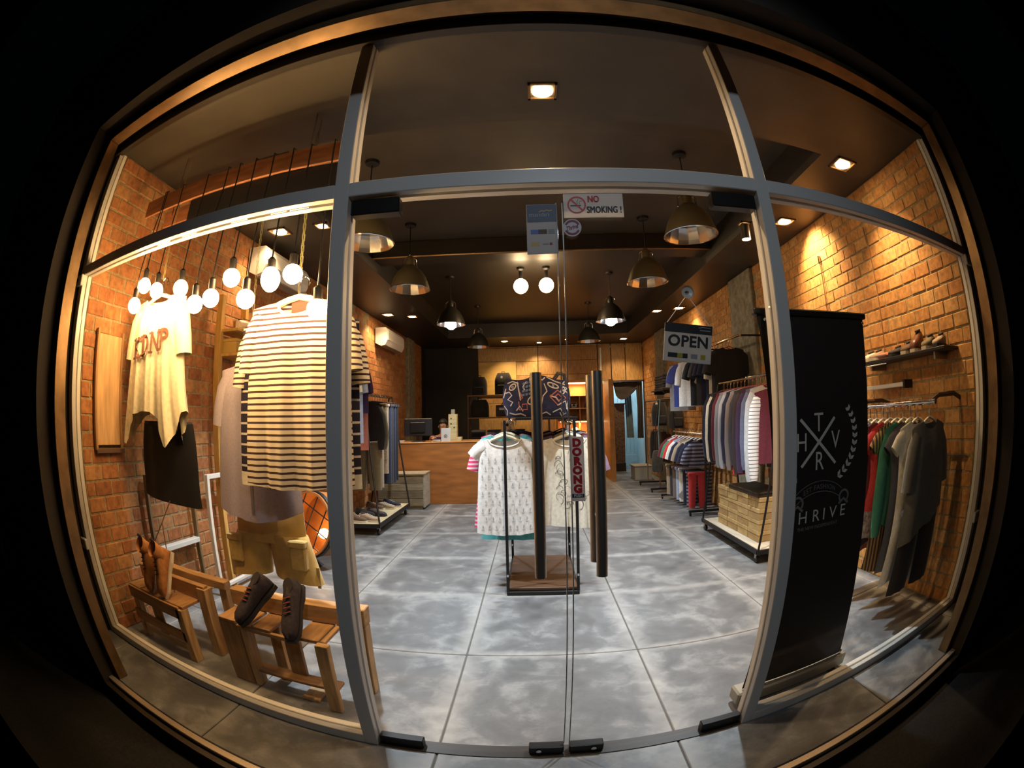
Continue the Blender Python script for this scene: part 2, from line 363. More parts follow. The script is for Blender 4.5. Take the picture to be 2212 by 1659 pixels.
# storefront: jambs, mullions, transoms, rails
def member(name, label, x0, x1, z0, z1, y0=0., y1=.095, mat=ALU, groove=None):
    m = MB(); g = .012
    if groove == 'v':          # upright: glazing grooves on both side faces
        m.rbox(x0, x1, y0, y0+.038, z0, z1, .003); m.box(x0+g, x1-g, y0+.036, y0+.056, z0, z1); m.rbox(x0, x1, y0+.054, y1, z0, z1, .003)
    elif groove == 'h':
        m.rbox(x0, x1, y0, y0+.038, z0, z1, .003); m.box(x0, x1, y0+.036, y0+.056, z0+g, z1-g); m.rbox(x0, x1, y0+.054, y1, z0, z1, .003)
    else: m.rbox(x0, x1, y0, y1, z0, z1, .003)
    return tag(m.build(name, mat), label, kind='structure')
member('trim_1', 'aluminium jamb beside the window display', -2.66, XL, 0, ZS, groove='v', mat=ALUW)
member('trim_2', 'aluminium jamb beside the women wear rail', XR, XR+.06, 0, ZS, groove='v', mat=ALUW)
MLa, MLb, MRa, MRb, ZR0, ZR1 = -.721, -.66, .895, .953, 2.222, 2.282
member('trim_3', 'dark aluminium upright between window display and doors', MLa, MLb, 0, ZS, groove='v')
member('trim_4', 'dark aluminium upright between doors and banner', MRa, MRb, 0, ZS, groove='v')
member('trim_5', 'aluminium transom above the window display', XL, MLa, ZR0, ZR1, groove='h')
member('trim_6', 'aluminium transom above the glass doors', MLb, MRa, ZR0, ZR1, groove='h')
member('trim_7', 'aluminium transom above the banner', MRb, XR, ZR0, ZR1, groove='h')
member('trim_8', 'aluminium bottom rail under the display window', XL, MLa, 0, .055, groove='h', mat=ALUW)
member('trim_9', 'aluminium bottom rail under the banner window', MRb, XR, 0, .055, groove='h', mat=ALUW)
member('trim_10', 'dark head rail across the shopfront', -2.66, XR+.06, ZS-.02, ZS+.12, -.03, .03, DARK)
for i, (x0, x1, z0, z1, lb) in enumerate(((XL, MLa, .05, ZR0, 'large display window pane'), (MRb, XR, .05, ZR0, 'window pane in front of the banner'), (XL, MLa, ZR1, ZS, 'pane over the display window'), (MLb, MRa, ZR1, ZS, 'pane over the glass doors'), (MRb, XR, ZR1, ZS, 'pane over the banner window'))):
    m = MB(); m.box(x0-.004, x1+.004, .042, .050, z0-.004, z1); tag(m.build('window_%d' % (i+1), GLASS), lb, kind='structure')
# latch blocks on the jambs
for (x, z, sx) in ((-2.63, 2.19, 1), (-2.63, .62, 1), (2.75, 2.19, -1), (2.75, .62, -1)):
    t = thing('shutter_bracket', 'small bronze bracket on the %s jamb, %s' % ('window display' if sx > 0 else 'banner side', 'level with the transom' if z > 1 else 'near the ground'), 'bracket', (x, 0, z))
    m = MB(); m.rbox(x-.045, x+.04, -.03, .0, -.035+z, .035+z, .006); m.build('plate', ALUW, t)
    m = MB(); m.lathe([(.012, 0), (.012, .01), (.001, .012)], (x-sx*.026, -.030, z), 10, Matrix.Rotation(PI/2, 4, 'X')); m.build('screw', DARK, t)
# outer opening: shutter guides, box, sill track, piers
member('trim_11', 'bronze roller shutter guide beside the window display', -2.16, -2.10, 0, 2.8, -.46, -.36, BRONZE)
member('trim_12', 'bronze roller shutter guide beside the banner window', 2.19, 2.25, 0, 2.8, -.46, -.36, BRONZE)
member('trim_13', 'bronze underside of the roller shutter box', -2.3, 2.4, 2.80, 2.86, -.46, -.36, BRONZE)
m = MB(); m.box(-4.5, 4.6, -.60, -.34, 2.86, 4.6); m.box(-4.5, 4.6, -.36, .1, ZS+.12, 4.6); m.box(-2.9, 2.95, -.36, 0, ZS+.06, ZS+.14); tag(m.build('shutter_housing', PIERM), kind='structure')
m = MB(); m.box(-4.5, -2.16, -.60, -.36, -.14, 2.9); m.box(-4.5, -2.67, -.36, .1, -.06, ZS+.1); tag(m.build('wall_outer_left', PIERM), 'unlit plaster pier beside the window display', kind='structure')
m = MB(); m.box(2.25, 4.6, -.60, -.36, -.14, 2.9); m.box(XR+.07, 4.6, -.36, .1, -.06, ZS+.1); tag(m.build('wall_outer_right', PIERM), 'unlit plaster pier beside the banner window', kind='structure')
m = MB(); m.rbox(-2.16, 2.25, -.54, -.485, -.02, .012, .004); tag(m.build('trim_14', pm('steel_track', (.5, .42, .33), .4, .6)), 'pale metal shutter track along the edge of the step', kind='structure')
m = MB(); m.box(-4.5, 4.6, -.60, -.47, -.14, -.02); tag(m.build('trim_15', DARK), 'dark step edge below the shutter track', kind='structure')
# glass doors
def door(name, label, x0, x1, hx, hinge, edge):
    D = struct(name, label, ((x0+x1)/2, .045, 0))
    m = MB(); m.box(x0, x1, .040, .052, .018, 2.205); m.build('pane', GLASS, D)
    m = MB(); m.box(edge-.0018, edge+.0018, .040, .053, .06, 2.16); m.build('edge_seal', pm('seal_plastic', (.42, .40, .33), .3), D)
    hb = lambda z0, z1: (MB().rbox(hinge if hinge < hx else hinge-.19, hinge+.19 if hinge < hx else hinge, .02, .072, z0, z1, .004))
    hb(2.15, 2.212).build('top_patch', pm('patch_black', (.02, .018, .017), .35, .4), D); hb(.006, .055).build('bottom_patch', MATS['patch_black'], D)
    lk = MB(); lk.rbox(min(edge, edge+(.14 if hx > edge else -.14)), max(edge, edge+(.14 if hx > edge else -.14)), .02, .072, .008, .052, .004); L = lk.build('lock_patch', MATS['patch_black'], D)
    k = MB(); k.lathe([(.011, 0), (.011, .006), (.004, .008)], (edge+(.1 if hx > edge else -.1), .018, .03), 12, Matrix.Rotation(PI/2, 4, 'X'), cap1=True); k.build('key_cylinder', CHROME, L)
    for y in (-.06, .10):
        m = MB(); m.tube([(hx, y, .872), (hx, y, 1.535)], .0185, 20)
        h = m.build('pull_handle', pm('handle_steel', (.55, .51, .47), .33, .9), D, smooth=True)
        c = MB()
        for z in (1.05, 1.36): c.tube([(hx, y, z), (hx, .046, z)], .007, 10)
        c.build('standoff', CHROME, h, smooth=True)
    return D
door('door_1', 'frameless glass door leaf next to the window display', MLb+.006, .112, .017, MLb+.006, .108)
door('door_2', 'frameless glass door leaf next to the banner', .126, MRa-.006, .215, MRa-.006, .130)
m = MB(); m.rbox(MLb, MRa, .0, .095, -.01, .005, .002); tag(m.build('trim_16', DARK), 'dark threshold under the glass doors', kind='structure')

# ================================================================== LIGHTS OF THE SHOP
# cool canopy spotlight out over the pavement, behind the photographer: it lights the door signs and bar fronts
T = thing('canopy_spotlight', 'cool canopy spotlight over the pavement aimed at the doors', 'spotlight', (.25, -2.6, 3.10))
_d = Vector((.22, 0, 1.75)) - Vector((.25, -2.6, 3.10)); _q = _d.to_track_quat('-Z', 'Y').to_matrix()
m = MB(); m.lathe([(.03, .16), (.07, .14), (.08, .0), (.07, .0)], (.25, -2.6, 3.10), 18, _q); m.build('can', BLACKM, T, smooth=True)
m = MB(); m.lathe([(.068, .02), (.001, .02)], (.25, -2.6, 3.10), 18, _q); m.build('lamp_face', emit('canopy_led', (.72, .85, 1), 12), T)
m = MB(); m.tube([(.25, -2.62, 3.23), (.25, -2.62, 3.6), (.25, -.59, 3.6)], .014, 8); m.build('arm', BLACKM, T)
light('SPOT', 'canopy_light', (.25, -2.6, 3.10), CANOPY_W, (.80, .89, 1), T, .06, 84, 1.0, _d)
# metal bell pendants
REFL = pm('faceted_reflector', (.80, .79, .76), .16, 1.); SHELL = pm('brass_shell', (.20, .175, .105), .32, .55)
SHELL_SHADE = pm('shaded_shell', (.03, .027, .022), .4, .5)  # brass shell toned dark, shade painted onto the far pendants
def pendant(x, y, zr, label, on, watts):
    SHELL = MATS['brass_shell'] if y < 4 else SHELL_SHADE
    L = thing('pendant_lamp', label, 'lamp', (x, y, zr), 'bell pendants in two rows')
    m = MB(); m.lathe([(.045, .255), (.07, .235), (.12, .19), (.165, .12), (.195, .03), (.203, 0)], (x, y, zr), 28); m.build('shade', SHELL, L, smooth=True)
    m = MB(); m.lathe([(.200, .001), (.190, .03), (.160, .12), (.115, .188), (.066, .23), (.001, .236)], (x, y, zr), 14); m.build('reflector', REFL, L)
    m = MB(); m.lathe([(.199, -.003), (.207, .0), (.204, .006)], (x, y, zr), 28); m.build('rim', CHROME, L, smooth=True)
    m = MB(); m.lathe([(.045, .25), (.045, .30), (.038, .33), (.015, .36)], (x, y, zr), 14, cap1=True); m.build('socket', SHELL, L, smooth=True)
    m = MB(); m.tube([(x-.075, y, zr+.235), (x-.07, y, zr+.31), (x, y, zr+.365), (x+.07, y, zr+.31), (x+.075, y, zr+.235)], .008, 8); m.build('yoke', CHROME, L, smooth=True)
    m = MB(); m.tube([(x, y, zr+.36), (x, y, ZT-.01)], .005, 6); m.build('cord', BLACKM, L)
    m = MB(); m.lathe([(.06, 0), (.055, -.025), (.02, -.035)], (x, y, ZT), 16, cap1=True); m.build('ceiling_rose', BLACKM, L)
    b = MB()
    if on == 'visible': b.sphere((x, y, zr+.005), .075, 14, 10); b.build('bulb', emit('led_bright', COOL, 55), L, smooth=True)
    else: b.sphere((x, y, zr+.15), .03, 12, 8); b.build('bulb', emit('led_deep', COOL, 12 if on else 0.), L, smooth=True)
    if watts: light('SPOT', 'led_light', (x, y, zr+(.02 if on is True else -.085)), watts, COOL, L, .04, 100 if on is True else 130, .75)
pendant(-1.19, 1.68, 2.70, 'bell pendant lamp half hidden by the door closer block', True, LED_W)
pendant(1.22, 1.70, 2.69, 'big bell pendant lamp under the no smoking sign side, lit pool below', True, LED_W)
pendant(-1.20, 2.98, 2.70, 'bell pendant lamp on the window display side of the beam', True, LED_W*.22)
pendant(1.20, 3.00, 2.70, 'bell pendant lamp over the shoe box trolley, by the beam', True, LED_W*.22)
pendant(-1.11, 4.85, 2.71, 'bell pendant with a dazzling white bulb, counter side', 'visible', LED_W*.5)
pendant(1.15, 4.90, 2.70, 'bell pendant with a dazzling white bulb, tee rail side', 'visible', LED_W*.5)
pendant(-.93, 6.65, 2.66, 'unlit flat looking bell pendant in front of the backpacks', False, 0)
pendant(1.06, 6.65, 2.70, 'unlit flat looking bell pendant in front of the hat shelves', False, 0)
# square gimbal downlights
def downlight(x, y, z, label, watts, aim, big=1., surface=False, angle=96):
    L = thing('downlight', label, 'spotlight', (x, y, z), 'warm square downlights')
    big *= 1.4; a = .065*big; m = MB()
    for (p, q, r, s) in ((-a, a, -a, -a+.014), (-a, a, a-.014, a), (-a, -a+.014, -a, a), (a-.014, a, -a, a)): m.box(x+p, x+q, y+r, y+s, z-.012, z+.004)
    m.build('frame', BRONZE, L)
    if surface:
        m = MB(); m.lathe([(.05, -.02), (.05, -.16), (.044, -.16)], (x, y, z), 18); m.build('can', STEEL, L, smooth=True); zz = z-.15; rr = .043
    else: zz = z-.010; rr = .047*big
    m = MB(); m.lathe([(rr, 0), (rr*.9, -.004), (.001, -.008)], (x, y, zz), 18); m.build('lamp_face', emit('halogen', HALO, 60), L, smooth=True)
    if watts: light('SPOT', 'halogen_light', (x, y, zz-.02), watts, (1, .66, .34), L, .03, angle, .8, aim)
downlight(.11, .56, ZS, 'square downlight high over the glass doors', SPOT_W*1.3, (0, .1, -1), .85, False, 168)
downlight(2.33, .90, ZS, 'downlight grazing the brick above the banner', SPOT_W*1.9, (.12, 0, -1), 1.1)
downlight(2.40, 2.20, ZS, 'downlight throwing a hot spot on the tan brick', SPOT_W*2.0, (.85, -.1, -1))
downlight(2.02, 2.36, ZS, 'surface mounted can spotlight beside the upright', SPOT_W*1.0, (.1, .15, -1), .6, True)
downlight(-2.23, 2.14, ZS, 'downlight above the bare bulbs near the first air conditioner', SPOT_W*1.1, (-.35, .1, -1))
downlight(-1.79, 2.14, ZS, 'small round faced downlight next to the dark upright', SPOT_W*.6, (-.2, .2, -1), .75)
downlight(-2.30, 5.75, ZS, 'downlight by the brick near the second air conditioner', SPOT_W*1.2, (-.3, -.1, -1))
downlight(-1.95, 5.95, ZS, 'glowing downlight over the trouser rail, inner one', SPOT_W, (-.1, .2, -1), .9)
downlight(2.14, 6.10, ZS, 'glowing downlight over the ringer tee rail, inner one', SPOT_W, (.1, 0, -1), .9)
downlight(2.46, 5.90, ZS, 'downlight by the brick over the wall rail of tees', SPOT_W*1.2, (.3, -.1, -1))
downlight(-.57, 8.72, ZS, 'downlight in the rear soffit above the backpacks', SPOT_W*2.2, (.1, .45, -1))
downlight(.22, 9.05, ZS, 'downlight close to the timber wall above the patterned bag', SPOT_W*1.6, (0, .42, -1), .7)
downlight(2.13, 8.90, ZS, 'downlight in the rear soffit before the fitting room', SPOT_W*1.5, (0, .3, -1))
# two bare bulbs under the tray
for x, lb in ((-.10, 'bare warm ceiling bulb, the one nearer the window display'), (.245, 'bare warm ceiling bulb, the one nearer the banner')):
    L = thing('ceiling_bulb', lb, 'lamp', (x, 4.55, ZT), 'pair of bare bulbs under the tray ceiling')
    m = MB(); m.lathe([(.055, 0), (.05, -.03), (.026, -.05), (.024, -.17)], (x, 4.55, ZT), 14, cap1=True); m.build('socket', BLACKM, L, smooth=True)
    m = MB(); m.sphere((x, 4.55, ZT-.255), .10, 16, 10); m.build('bulb', emit('bulb_ceiling', (1, .72, .40), 45), L, smooth=True)
    light('POINT', 'bulb_light', (x, 4.55, ZT-.37), 22, HALO, L, .05)
# festoon bulbs on cords over a hanging timber trough
TR = thing('timber_trough', 'long reddish timber trough hung over the window display', 'display beam', (-1.6, .44, 2.65))
RW = wood('red_timber', (.34, .13, .05), .3, 5, (1.2, 6, 6), .6)
m = MB(); m.rbox(-2.40, -.90, .400, .418, 2.652, 2.768, .003); m.build('front_board', RW, TR)
m = MB(); m.rbox(-2.40, -.90, .640, .658, 2.652, 2.768, .003); m.build('rear_board', RW, TR)
m = MB(); m.rbox(-.90, -.884, .395, .663, 2.648, 2.772, .003); m.build('end_board', wood('pale_timber', (.50, .33, .16), .25, 5, (1, 6, 1), .6), TR)
m = MB(); m.rbox(-1.93, -.905, .425, .635, 2.50, 2.655, .004); m.build('light_box', pm('box_black', (.008, .007, .006), .6), TR)
for x in (-2.2, -1.15): m = MB(); m.tube([(x, .53, 2.66), (x, .53, ZS)], .004, 6); m.build('hanging_wire', STEEL, TR)
for i, (px, pz, y) in enumerate(((-2.175, 2.15, 0.36), (-2.012, 2.09, 0.34), (-1.786, 2.07, 0.34), (-1.621, 1.957, 0.3), (-1.531, 1.983, 0.33), (-1.419, 2.077, 0.35), (-1.296, 1.951, 0.32), (-1.174, 2.038, 0.34), (-1.066, 2.057, 0.36), (-2.192, 2.023, 0.3), (-0.932, 1.883, 0.36))):
    lbs = ['bare glowing bulb at the wall end of the row over the tank top', 'second bare bulb from the brick wall', 'bare bulb over the tank top hook', 'bare bulb at the sleeve of the pale tank top', 'bare bulb between the tank top and the timber rack', 'bare bulb hung high in front of the steel bar', 'bare bulb hung low beside the striped tee', 'long bare bulb before the first air conditioner', 'bare bulb close to the air conditioner edge', 'bare bulb low on the tank top shoulder', 'bare bulb tucked at the striped tee shoulder']
    L = thing('pendant_bulb', lbs[i], 'lamp', (px, y, pz), 'bare bulbs over the window display')
    r = .047
    m = MB()
    if i == 7: m.sphere((px, y, pz), .047, 14, 10, (1, 1, 1.3))
    else: m.sphere((px, y, pz), r, 14, 10)
    m.build('bulb', emit('festoon', WARM if False else (1, .62, .27), BULB_E), L, smooth=True)
    m = MB(); m.lathe([(.018, .034), (.020, .045), (.020, .095), (.008, .108)], (px, y, pz), 12, cap1=True); m.build('socket', BLACKM, L, smooth=True)
    m = MB(); m.tube([(px, y, pz+.10), (px, y+.01, pz+.2), (px, .388, 2.652), (px, .388, 2.778), (px, .41, 2.782)], .0042, 6); m.build('cord', BLACKM, L)
# ropes and chains to the clothes hangers
ROPE = pm('green_chain', (.35, .33, .14), .5, .5)
for (x, y, z, lb) in ((-1.145, .59, 2.10, 'twisted chain holding the striped tee hanger'), (-1.24, .76, 2.06, 'chain beside the dark upright, holding the navy striped tee'), (-2.16, .54, 2.22, 'thin chain holding the tank top hanger'), (-1.66, .95, 1.85, 'thin chain holding the lilac shirt hanger')):
    L = thing('chain', lb, 'chain', (x, y, z)); m = MB(); n = int((ZS-z)/.03)
    for k in range(n):
        zz = z + (ZS-z)*k/n; a = k % 2; r = .006
        m.tube([(x+(r if a else 0), y+(0 if a else r), zz), (x+(r if a else 0), y+(0 if a else r), zz+.036)], .002, 4); m.tube([(x-(r if a else 0), y-(0 if a else r), zz), (x-(r if a else 0), y-(0 if a else r), zz+.036)], .002, 4)
    m.build('links', ROPE, L, kind='stuff')

# ================================================================== GARMENTS
class G:
    """Shape of a hanging garment in local coordinates: z = 0 at the neck, front faces -y."""
    def __init__(s, ws, wh, L, nw=.10, nd=.06, d=.06, slope=.22, waist=0., hemf=None, seed=0, fold=.25, k=9):
        s.ws, s.wh, s.L, s.nw, s.nd, s.d, s.slope, s.waist, s.fold = ws, wh, L, nw, nd, d, slope, waist, fold
        s.hemf = hemf or (lambda u: 0); r = random.Random(seed); s.p = [r.uniform(0, 6.28) for _ in range(3)]; s.k = k
    def W(s, z):
        t = min(1, max(0, (-z-.22)/(s.L-.22))); return s.ws*(1-t) + s.wh*t - s.waist*math.sin(PI*t)
    def zt(s, x, front):
        a = abs(x)
        if a < s.nw: return -(s.nd if front else .02)*math.sqrt(max(0, 1-(a/s.nw)**2))
        return -(a-s.nw)*s.slope
    def dep(s, u, z):
        e = min(1, max(0, (-z)/.16)); e = e*e*(3-2*e); t = min(1, -z/s.L)
        f = 1 + s.fold*t*math.sin(s.k*u+s.p[0]) + .5*s.fold*t*math.sin(2.3*s.k*u+s.p[1])
        return (.016 + (s.d-.016)*e)*f*max(0, 1-u*u)**.42
    def at(s, x, z):      # front surface
        u = max(-.98, min(.98, x/s.W(z))); return -s.dep(u, z)
    def body(s, mb, nu=17, nv=10):
        us = sorted(set([-1+2*i/(nu-1) for i in range(nu)] + [-s.nw/s.ws, s.nw/s.ws])); n = len(us)
        for front in (1, 0):
            vs = []
            for j in range(nv+1):
                v = j/nv
                for u in us:
                    zt = s.zt(u*s.ws, front); zh = -s.L + s.hemf(u); z = zt + (zh-zt)*v
                    vs.append((u*s.W(z), (-1 if front else 1)*s.dep(u, z), z))
            fs = [(j*n+i, j*n+i+1, (j+1)*n+i+1, (j+1)*n+i) for j in range(nv) for i in range(n-1)]
            if front: fs = [tuple(reversed(f)) for f in fs]
            mb.add(vs, fs)
        return mb
    def sleeve(s, side, kind, seg=10):
        mb = MB(); x0 = s.ws*.93; z0 = -(s.ws-s.nw)*s.slope - .085
        if kind == 'short': path = [(x0-.045, z0+.03, .070), (x0+.02, z0-.03, .070), (x0+.06, z0-.12, .064), (x0+.085, z0-.20, .060)]
        elif kind == 'cap': path = [(x0-.045, z0+.045, .055), (x0+.02, z0+.012, .052), (x0+.065, z0-.035, .047)]
        elif kind == 'cap_old': path = [(x0-.02, z0+.02, .08), (x0+.05, z0-.02, .075), (x0+.09, z0-.07, .062)]
        elif kind == 'droop': path = [(x0-.055, z0+.045, .060), (x0-.012, z0-.03, .062), (x0+.018, z0-.14, .056), (x0+.036, z0-.25, .050)]
        else:
            l = kind; path = [(x0-.045, z0+.03, .070), (x0+.005, z0-.06, .066), (x0+.028, z0-.2, .060), (x0+.04, z0-.2-(l-.2)*.5, .058), (x0+.035, z0-l, .048), (x0+.033, z0-l-.05, .036)]
        rings = []
        for i, (x, z, r) in enumerate(path):
            a = path[min(i+1, len(path)-1)]; b = path[max(i-1, 0)]; d = Vector((a[0]-b[0], 0, a[1]-b[1])).normalized(); nrm = Vector((-d.z, 0, d.x))
            ry = s.d*(.75 if i else .6); c = Vector((x, 0, z))
            rings.append([Vector(((c+nrm*r*math.cos(2*PI*k/seg)).x*side, ry*math.sin(2*PI*k/seg), (c+nrm*r*math.cos(2*PI*k/seg)).z)) for k in range(seg)])
        return mb.loft(rings, True, False, False)
def garment(name, label, cat, loc, g, mat, sleeves=None, rz=0., group=None, smat=None, collar=None, nu=17, nv=10, cuff=None):
    T = thing(name, label, cat, loc, group); T.rotation_euler = (0, 0, rz)
    g.body(MB(), nu, nv).build('body', mat, T, world=False, smooth=True, angle=70)
    if sleeves:
        for sd in (1, -1): g.sleeve(sd, sleeves).build('sleeve', smat or mat, T, world=False, smooth=True, angle=70)
    if collar:
        m = MB(); pts = []
        for i in range(13):
            x = -g.nw + 2*g.nw*i/12; z = g.zt(x*.999, 1); pts.append((x, g.at(x, z-.004)-.002, z-.004))
        m.tube(pts, .008, 6); m.build('neckband', collar, T, world=False, smooth=True)
    return T
def hanger(label, loc, w=.20, mat=None, group=None, rz=0., th=.012, hook=True, drop=.085):
    H = thing('clothes_hanger', label, 'hanger', loc, group); H.rotation_euler = (0, 0, rz); mat = mat or CREAMP
    m = MB(); N = 9; pts = [(-w + 2*w*i/(N-1), 0, .012-drop*(abs(-1+2*i/(N-1)))**1.35) for i in range(N)]
    m.tube(pts, [th*.6]+[th]*(N-2)+[th*.6], 8); m.build('shoulder_bar', mat, H, world=False, smooth=True)
    m = MB(); m.tube([(0, 0, .01), (0, 0, .06)] + [(.028+.028*math.cos(math.radians(a)), 0, .085+.03*math.sin(math.radians(a))) for a in (190, 150, 110, 70, 30, -10, -40)], .0032, 6); m.build('hook', CHROME, H, world=False, smooth=True)
    return H
def gfn(g, off=.003, ox=0., oz=0.):     # print laid on the front of a garment
    return lambda u, v: (ox+u, g.at(ox+u, oz+v)-off, oz+v)

C_CREAM = cloth('cloth_cream', (.82, .76, .60)); C_WHITE = cloth('cloth_white', (.80, .79, .75)); C_BLACK = cloth('cloth_black', (.008, .0075, .008), .3)
C_NAVY = cloth('cloth_navy', (.014, .016, .042)); C_GREY = cloth('cloth_grey', (.30, .30, .31)); C_LILAC = cloth('cloth_lilac', (.50, .43, .48), .1, 90)
C_KHAKI = cloth('cloth_khaki', (.56, .35, .09), .15, 12); C_MAROON = cloth('cloth_maroon', (.12, .012, .022)); C_RED = cloth('cloth_red', (.55, .04, .04))
C_TEAL = cloth('cloth_teal', (.10, .42, .42)); C_PURPLE = cloth('cloth_purple', (.045, .02, .06)); C_BROWN = cloth('cloth_brown', (.13, .075, .045)); C_BLUE = cloth('cloth_blue', (.03, .05, .26))
C_CHAR = cloth('cloth_charcoal', (.045, .04, .045)); C_GREEN = cloth('cloth_green', (.05, .22, .12)); C_OLIVE = cloth('cloth_olive', (.17, .135, .07)); C_TAN = cloth('cloth_tan', (.42, .32, .22)); C_PALEB = cloth('cloth_pale_blue', (.42, .52, .72)); C_LGREY = cloth('cloth_light_grey', (.48, .47, .46))
# --- tank tee with chest letters
HK = [(-1, .04), (-.86, -.02), (-.70, .10), (-.5, .165), (-.2, .185), (.1, .18), (.28, .14), (.38, .06), (.46, -.01), (.52, -.015), (.7, .06), (1, .19)]
def tankhem(u):
    for (a, p), (b, q) in zip(HK, HK[1:]):
        if u <= b: t = (u-a)/(b-a); t = t*t*(3-2*t); return p + (q-p)*t
    return .19
g = G(.255, .35, .855, .135, .05, .075, .18, .02, tankhem, 3, .32, 13)
T = garment('tee', 'pale yellow lit tee with KDNP letters and handkerchief hem, on a hanger by the brick', 'shirt', (-2.16, .54, 2.108), g, cloth('cloth_ivory', (.80, .72, .48)), 'droop', 0, None, None, C_CREAM, 41, 20)
for i, ch in enumerate('KDNP'):
    fnl = gfn(g, .012, -.135+.100*i - (.02 if i == 3 else 0), -.305+.011*i); m = MB(); addtext(m, ch, .165, (lambda f: lambda u, v: f(u*.74, v))(fnl), bold=.004)
    for (u0, v) in {'K': ((-.034, .055), (-.034, -.055), (.032, .055), (.032, -.055)), 'D': ((-.04, .055), (-.04, -.055)), 'N': ((-.038, .055), (-.038, -.055), (.038, .055)), 'P': ((-.034, .055), (-.034, -.055))}[ch]: stroke(m, [(u0-.02, v), (u0+.02, v)], .014, fnl)
    m.build('chest_letter', pm('print_brown', (.16, .06, .035), .8), T, world=False)
hanger('cream hanger inside the KDNP tee', (-2.16, .54, 2.116), .22, CREAMP)
# skirt below it
S = thing('skirt', 'black pencil skirt hanging under the KDNP tee', 'skirt', (-2.15, .66, 1.375))
rings = []
for j in range(10):
    t = j/9; W_ = .245+.04*t + .01*math.sin(5*t); d = .05+.03*t
    rings.append([Vector((W_*math.cos(2*PI*k/28), d*math.sin(2*PI*k/28)*(1+.12*t*math.sin(7*k)), -.47*t - (.02*math.cos(2*PI*k/28)*t))) for k in range(28)])
m = MB(); m.loft(rings, True, False, False); m.build('skirt_body', pm('cloth_jet', (.006, .0055, .006), .95), S, world=False, smooth=True, angle=80)
m = MB(); m.loft([[p + Vector((0, 0, .006)) for p in rings[0]], [p*1.0 + Vector((0, 0, -.035)) for p in [Vector((q.x*1.012, q.y*1.05, q.z)) for q in rings[0]]]], True, False, False); m.build('waistband', C_CHAR, S, world=False, smooth=True)
m = MB(); m.rbox(.03, .08, -.058, -.055, -.10, -.035, .002); m.build('paper_tag', pm('paper_tag', (.45, .30, .17), .8), S, world=False)
m = MB(); m.tube([(-.15, 0, 0), (-.10, -.02, .10), (0, -.02, .16)], .002, 5); m.tube([(.15, 0, 0), (.10, -.02, .10), (0, -.02, .16)], .002, 5); m.build('hanging_cord', CREAMP, S, world=False)
# --- striped tee
ST1 = stripes('stripe_cream', (.80, .70, .50), (.05, .02, .022), .0303, .36, 2, .2)
g = G(.278, .30, .92, .115, .075, .07, .16, .0, lambda u: -.012*math.cos(3*u), 5, .28, 10)
T = garment('tee', 'cream tee with thin dark stripes, hung in front of the dark upright', 'shirt', (-1.145, .59, 1.99), g, ST1, 'droop', 0, None, None, C_CREAM, 41, 20)
m = MB(); fn = lambda u, v: (u, -.012, v); m.prism([(-.047, -.07), (.047, -.07), (.047, .01), (-.047, .01)], lambda u, v, t: (u, .012-t, v), .004); m.build('size_label', pm('label_brown', (.12, .035, .025), .8), T, world=False)
hanger('broad cream hanger inside the thin striped tee', (-1.145, .59, 2.0), .24, CREAMP, None, 0, .017)
# --- navy striped tee behind
ST2 = stripes('stripe_navy', (.015, .013, .035), (.70, .64, .55), .058, .2, 2, .1)
g = G(.355, .365, .92, .11, .05, .05, .2, .0, lambda u: 0, 6)
T = garment('tee', 'navy tee with wide spaced white stripes, mostly behind the thin striped tee', 'shirt', (-1.24, .76, 1.96), g, ST2, 'droop', 0, None, ST1, C_NAVY, 21, 12)
m = MB(); gg = G(.358, .368, .925, .11, .05, .053, .2, 0, lambda u: 0, 6)
us = [-1+2*i/20 for i in range(21)]
for fr in (-1, 1): m.add([(u*gg.W(z), fr*gg.dep(u, z), z) for z in (-.845, -.92) for u in us], [(i, i+1, 22+i, 21+i) for i in range(20)])
m.build('hem_band', C_CREAM, T, world=False, smooth=True)
hanger('dark hanger inside the navy striped tee', (-1.24, .76, 1.97), .23, BLACKM)
# --- lilac shirt
g = G(.265, .315, .94, .08, .05, .062, .2, .0, lambda u: .075*u*u, 8, .22, 8)
T = garment('shirt', 'lilac grey short sleeved shirt with curved hem, behind the striped tee', 'shirt', (-1.62, .95, 1.735), g, C_LILAC, 'droop', 0, None, None, C_LILAC, 31, 16)
m = MB(); m.add([gfn(g, .004)(u, v) for v in (-.06-.83*i/14 for i in range(15)) for u in (-.014, .014)], [(2*i, 2*i+1, 2*i+3, 2*i+2) for i in range(14)]); m.build('placket', cloth('lilac_dark', (.24, .20, .22)), T, world=False, smooth=True)
m = MB(); stroke(m, [(.12, -.735), (.135, -.722), (.15, -.733), (.165, -.72)], .008, gfn(g, .005)); stroke(m, [(.125, -.72), (.16, -.735)], .006, gfn(g, .005)); m.build('hem_emblem', INKK, T, world=False)
hanger('thin hanger inside the lilac shirt', (-1.62, .95, 1.745), .22, BLACKM)
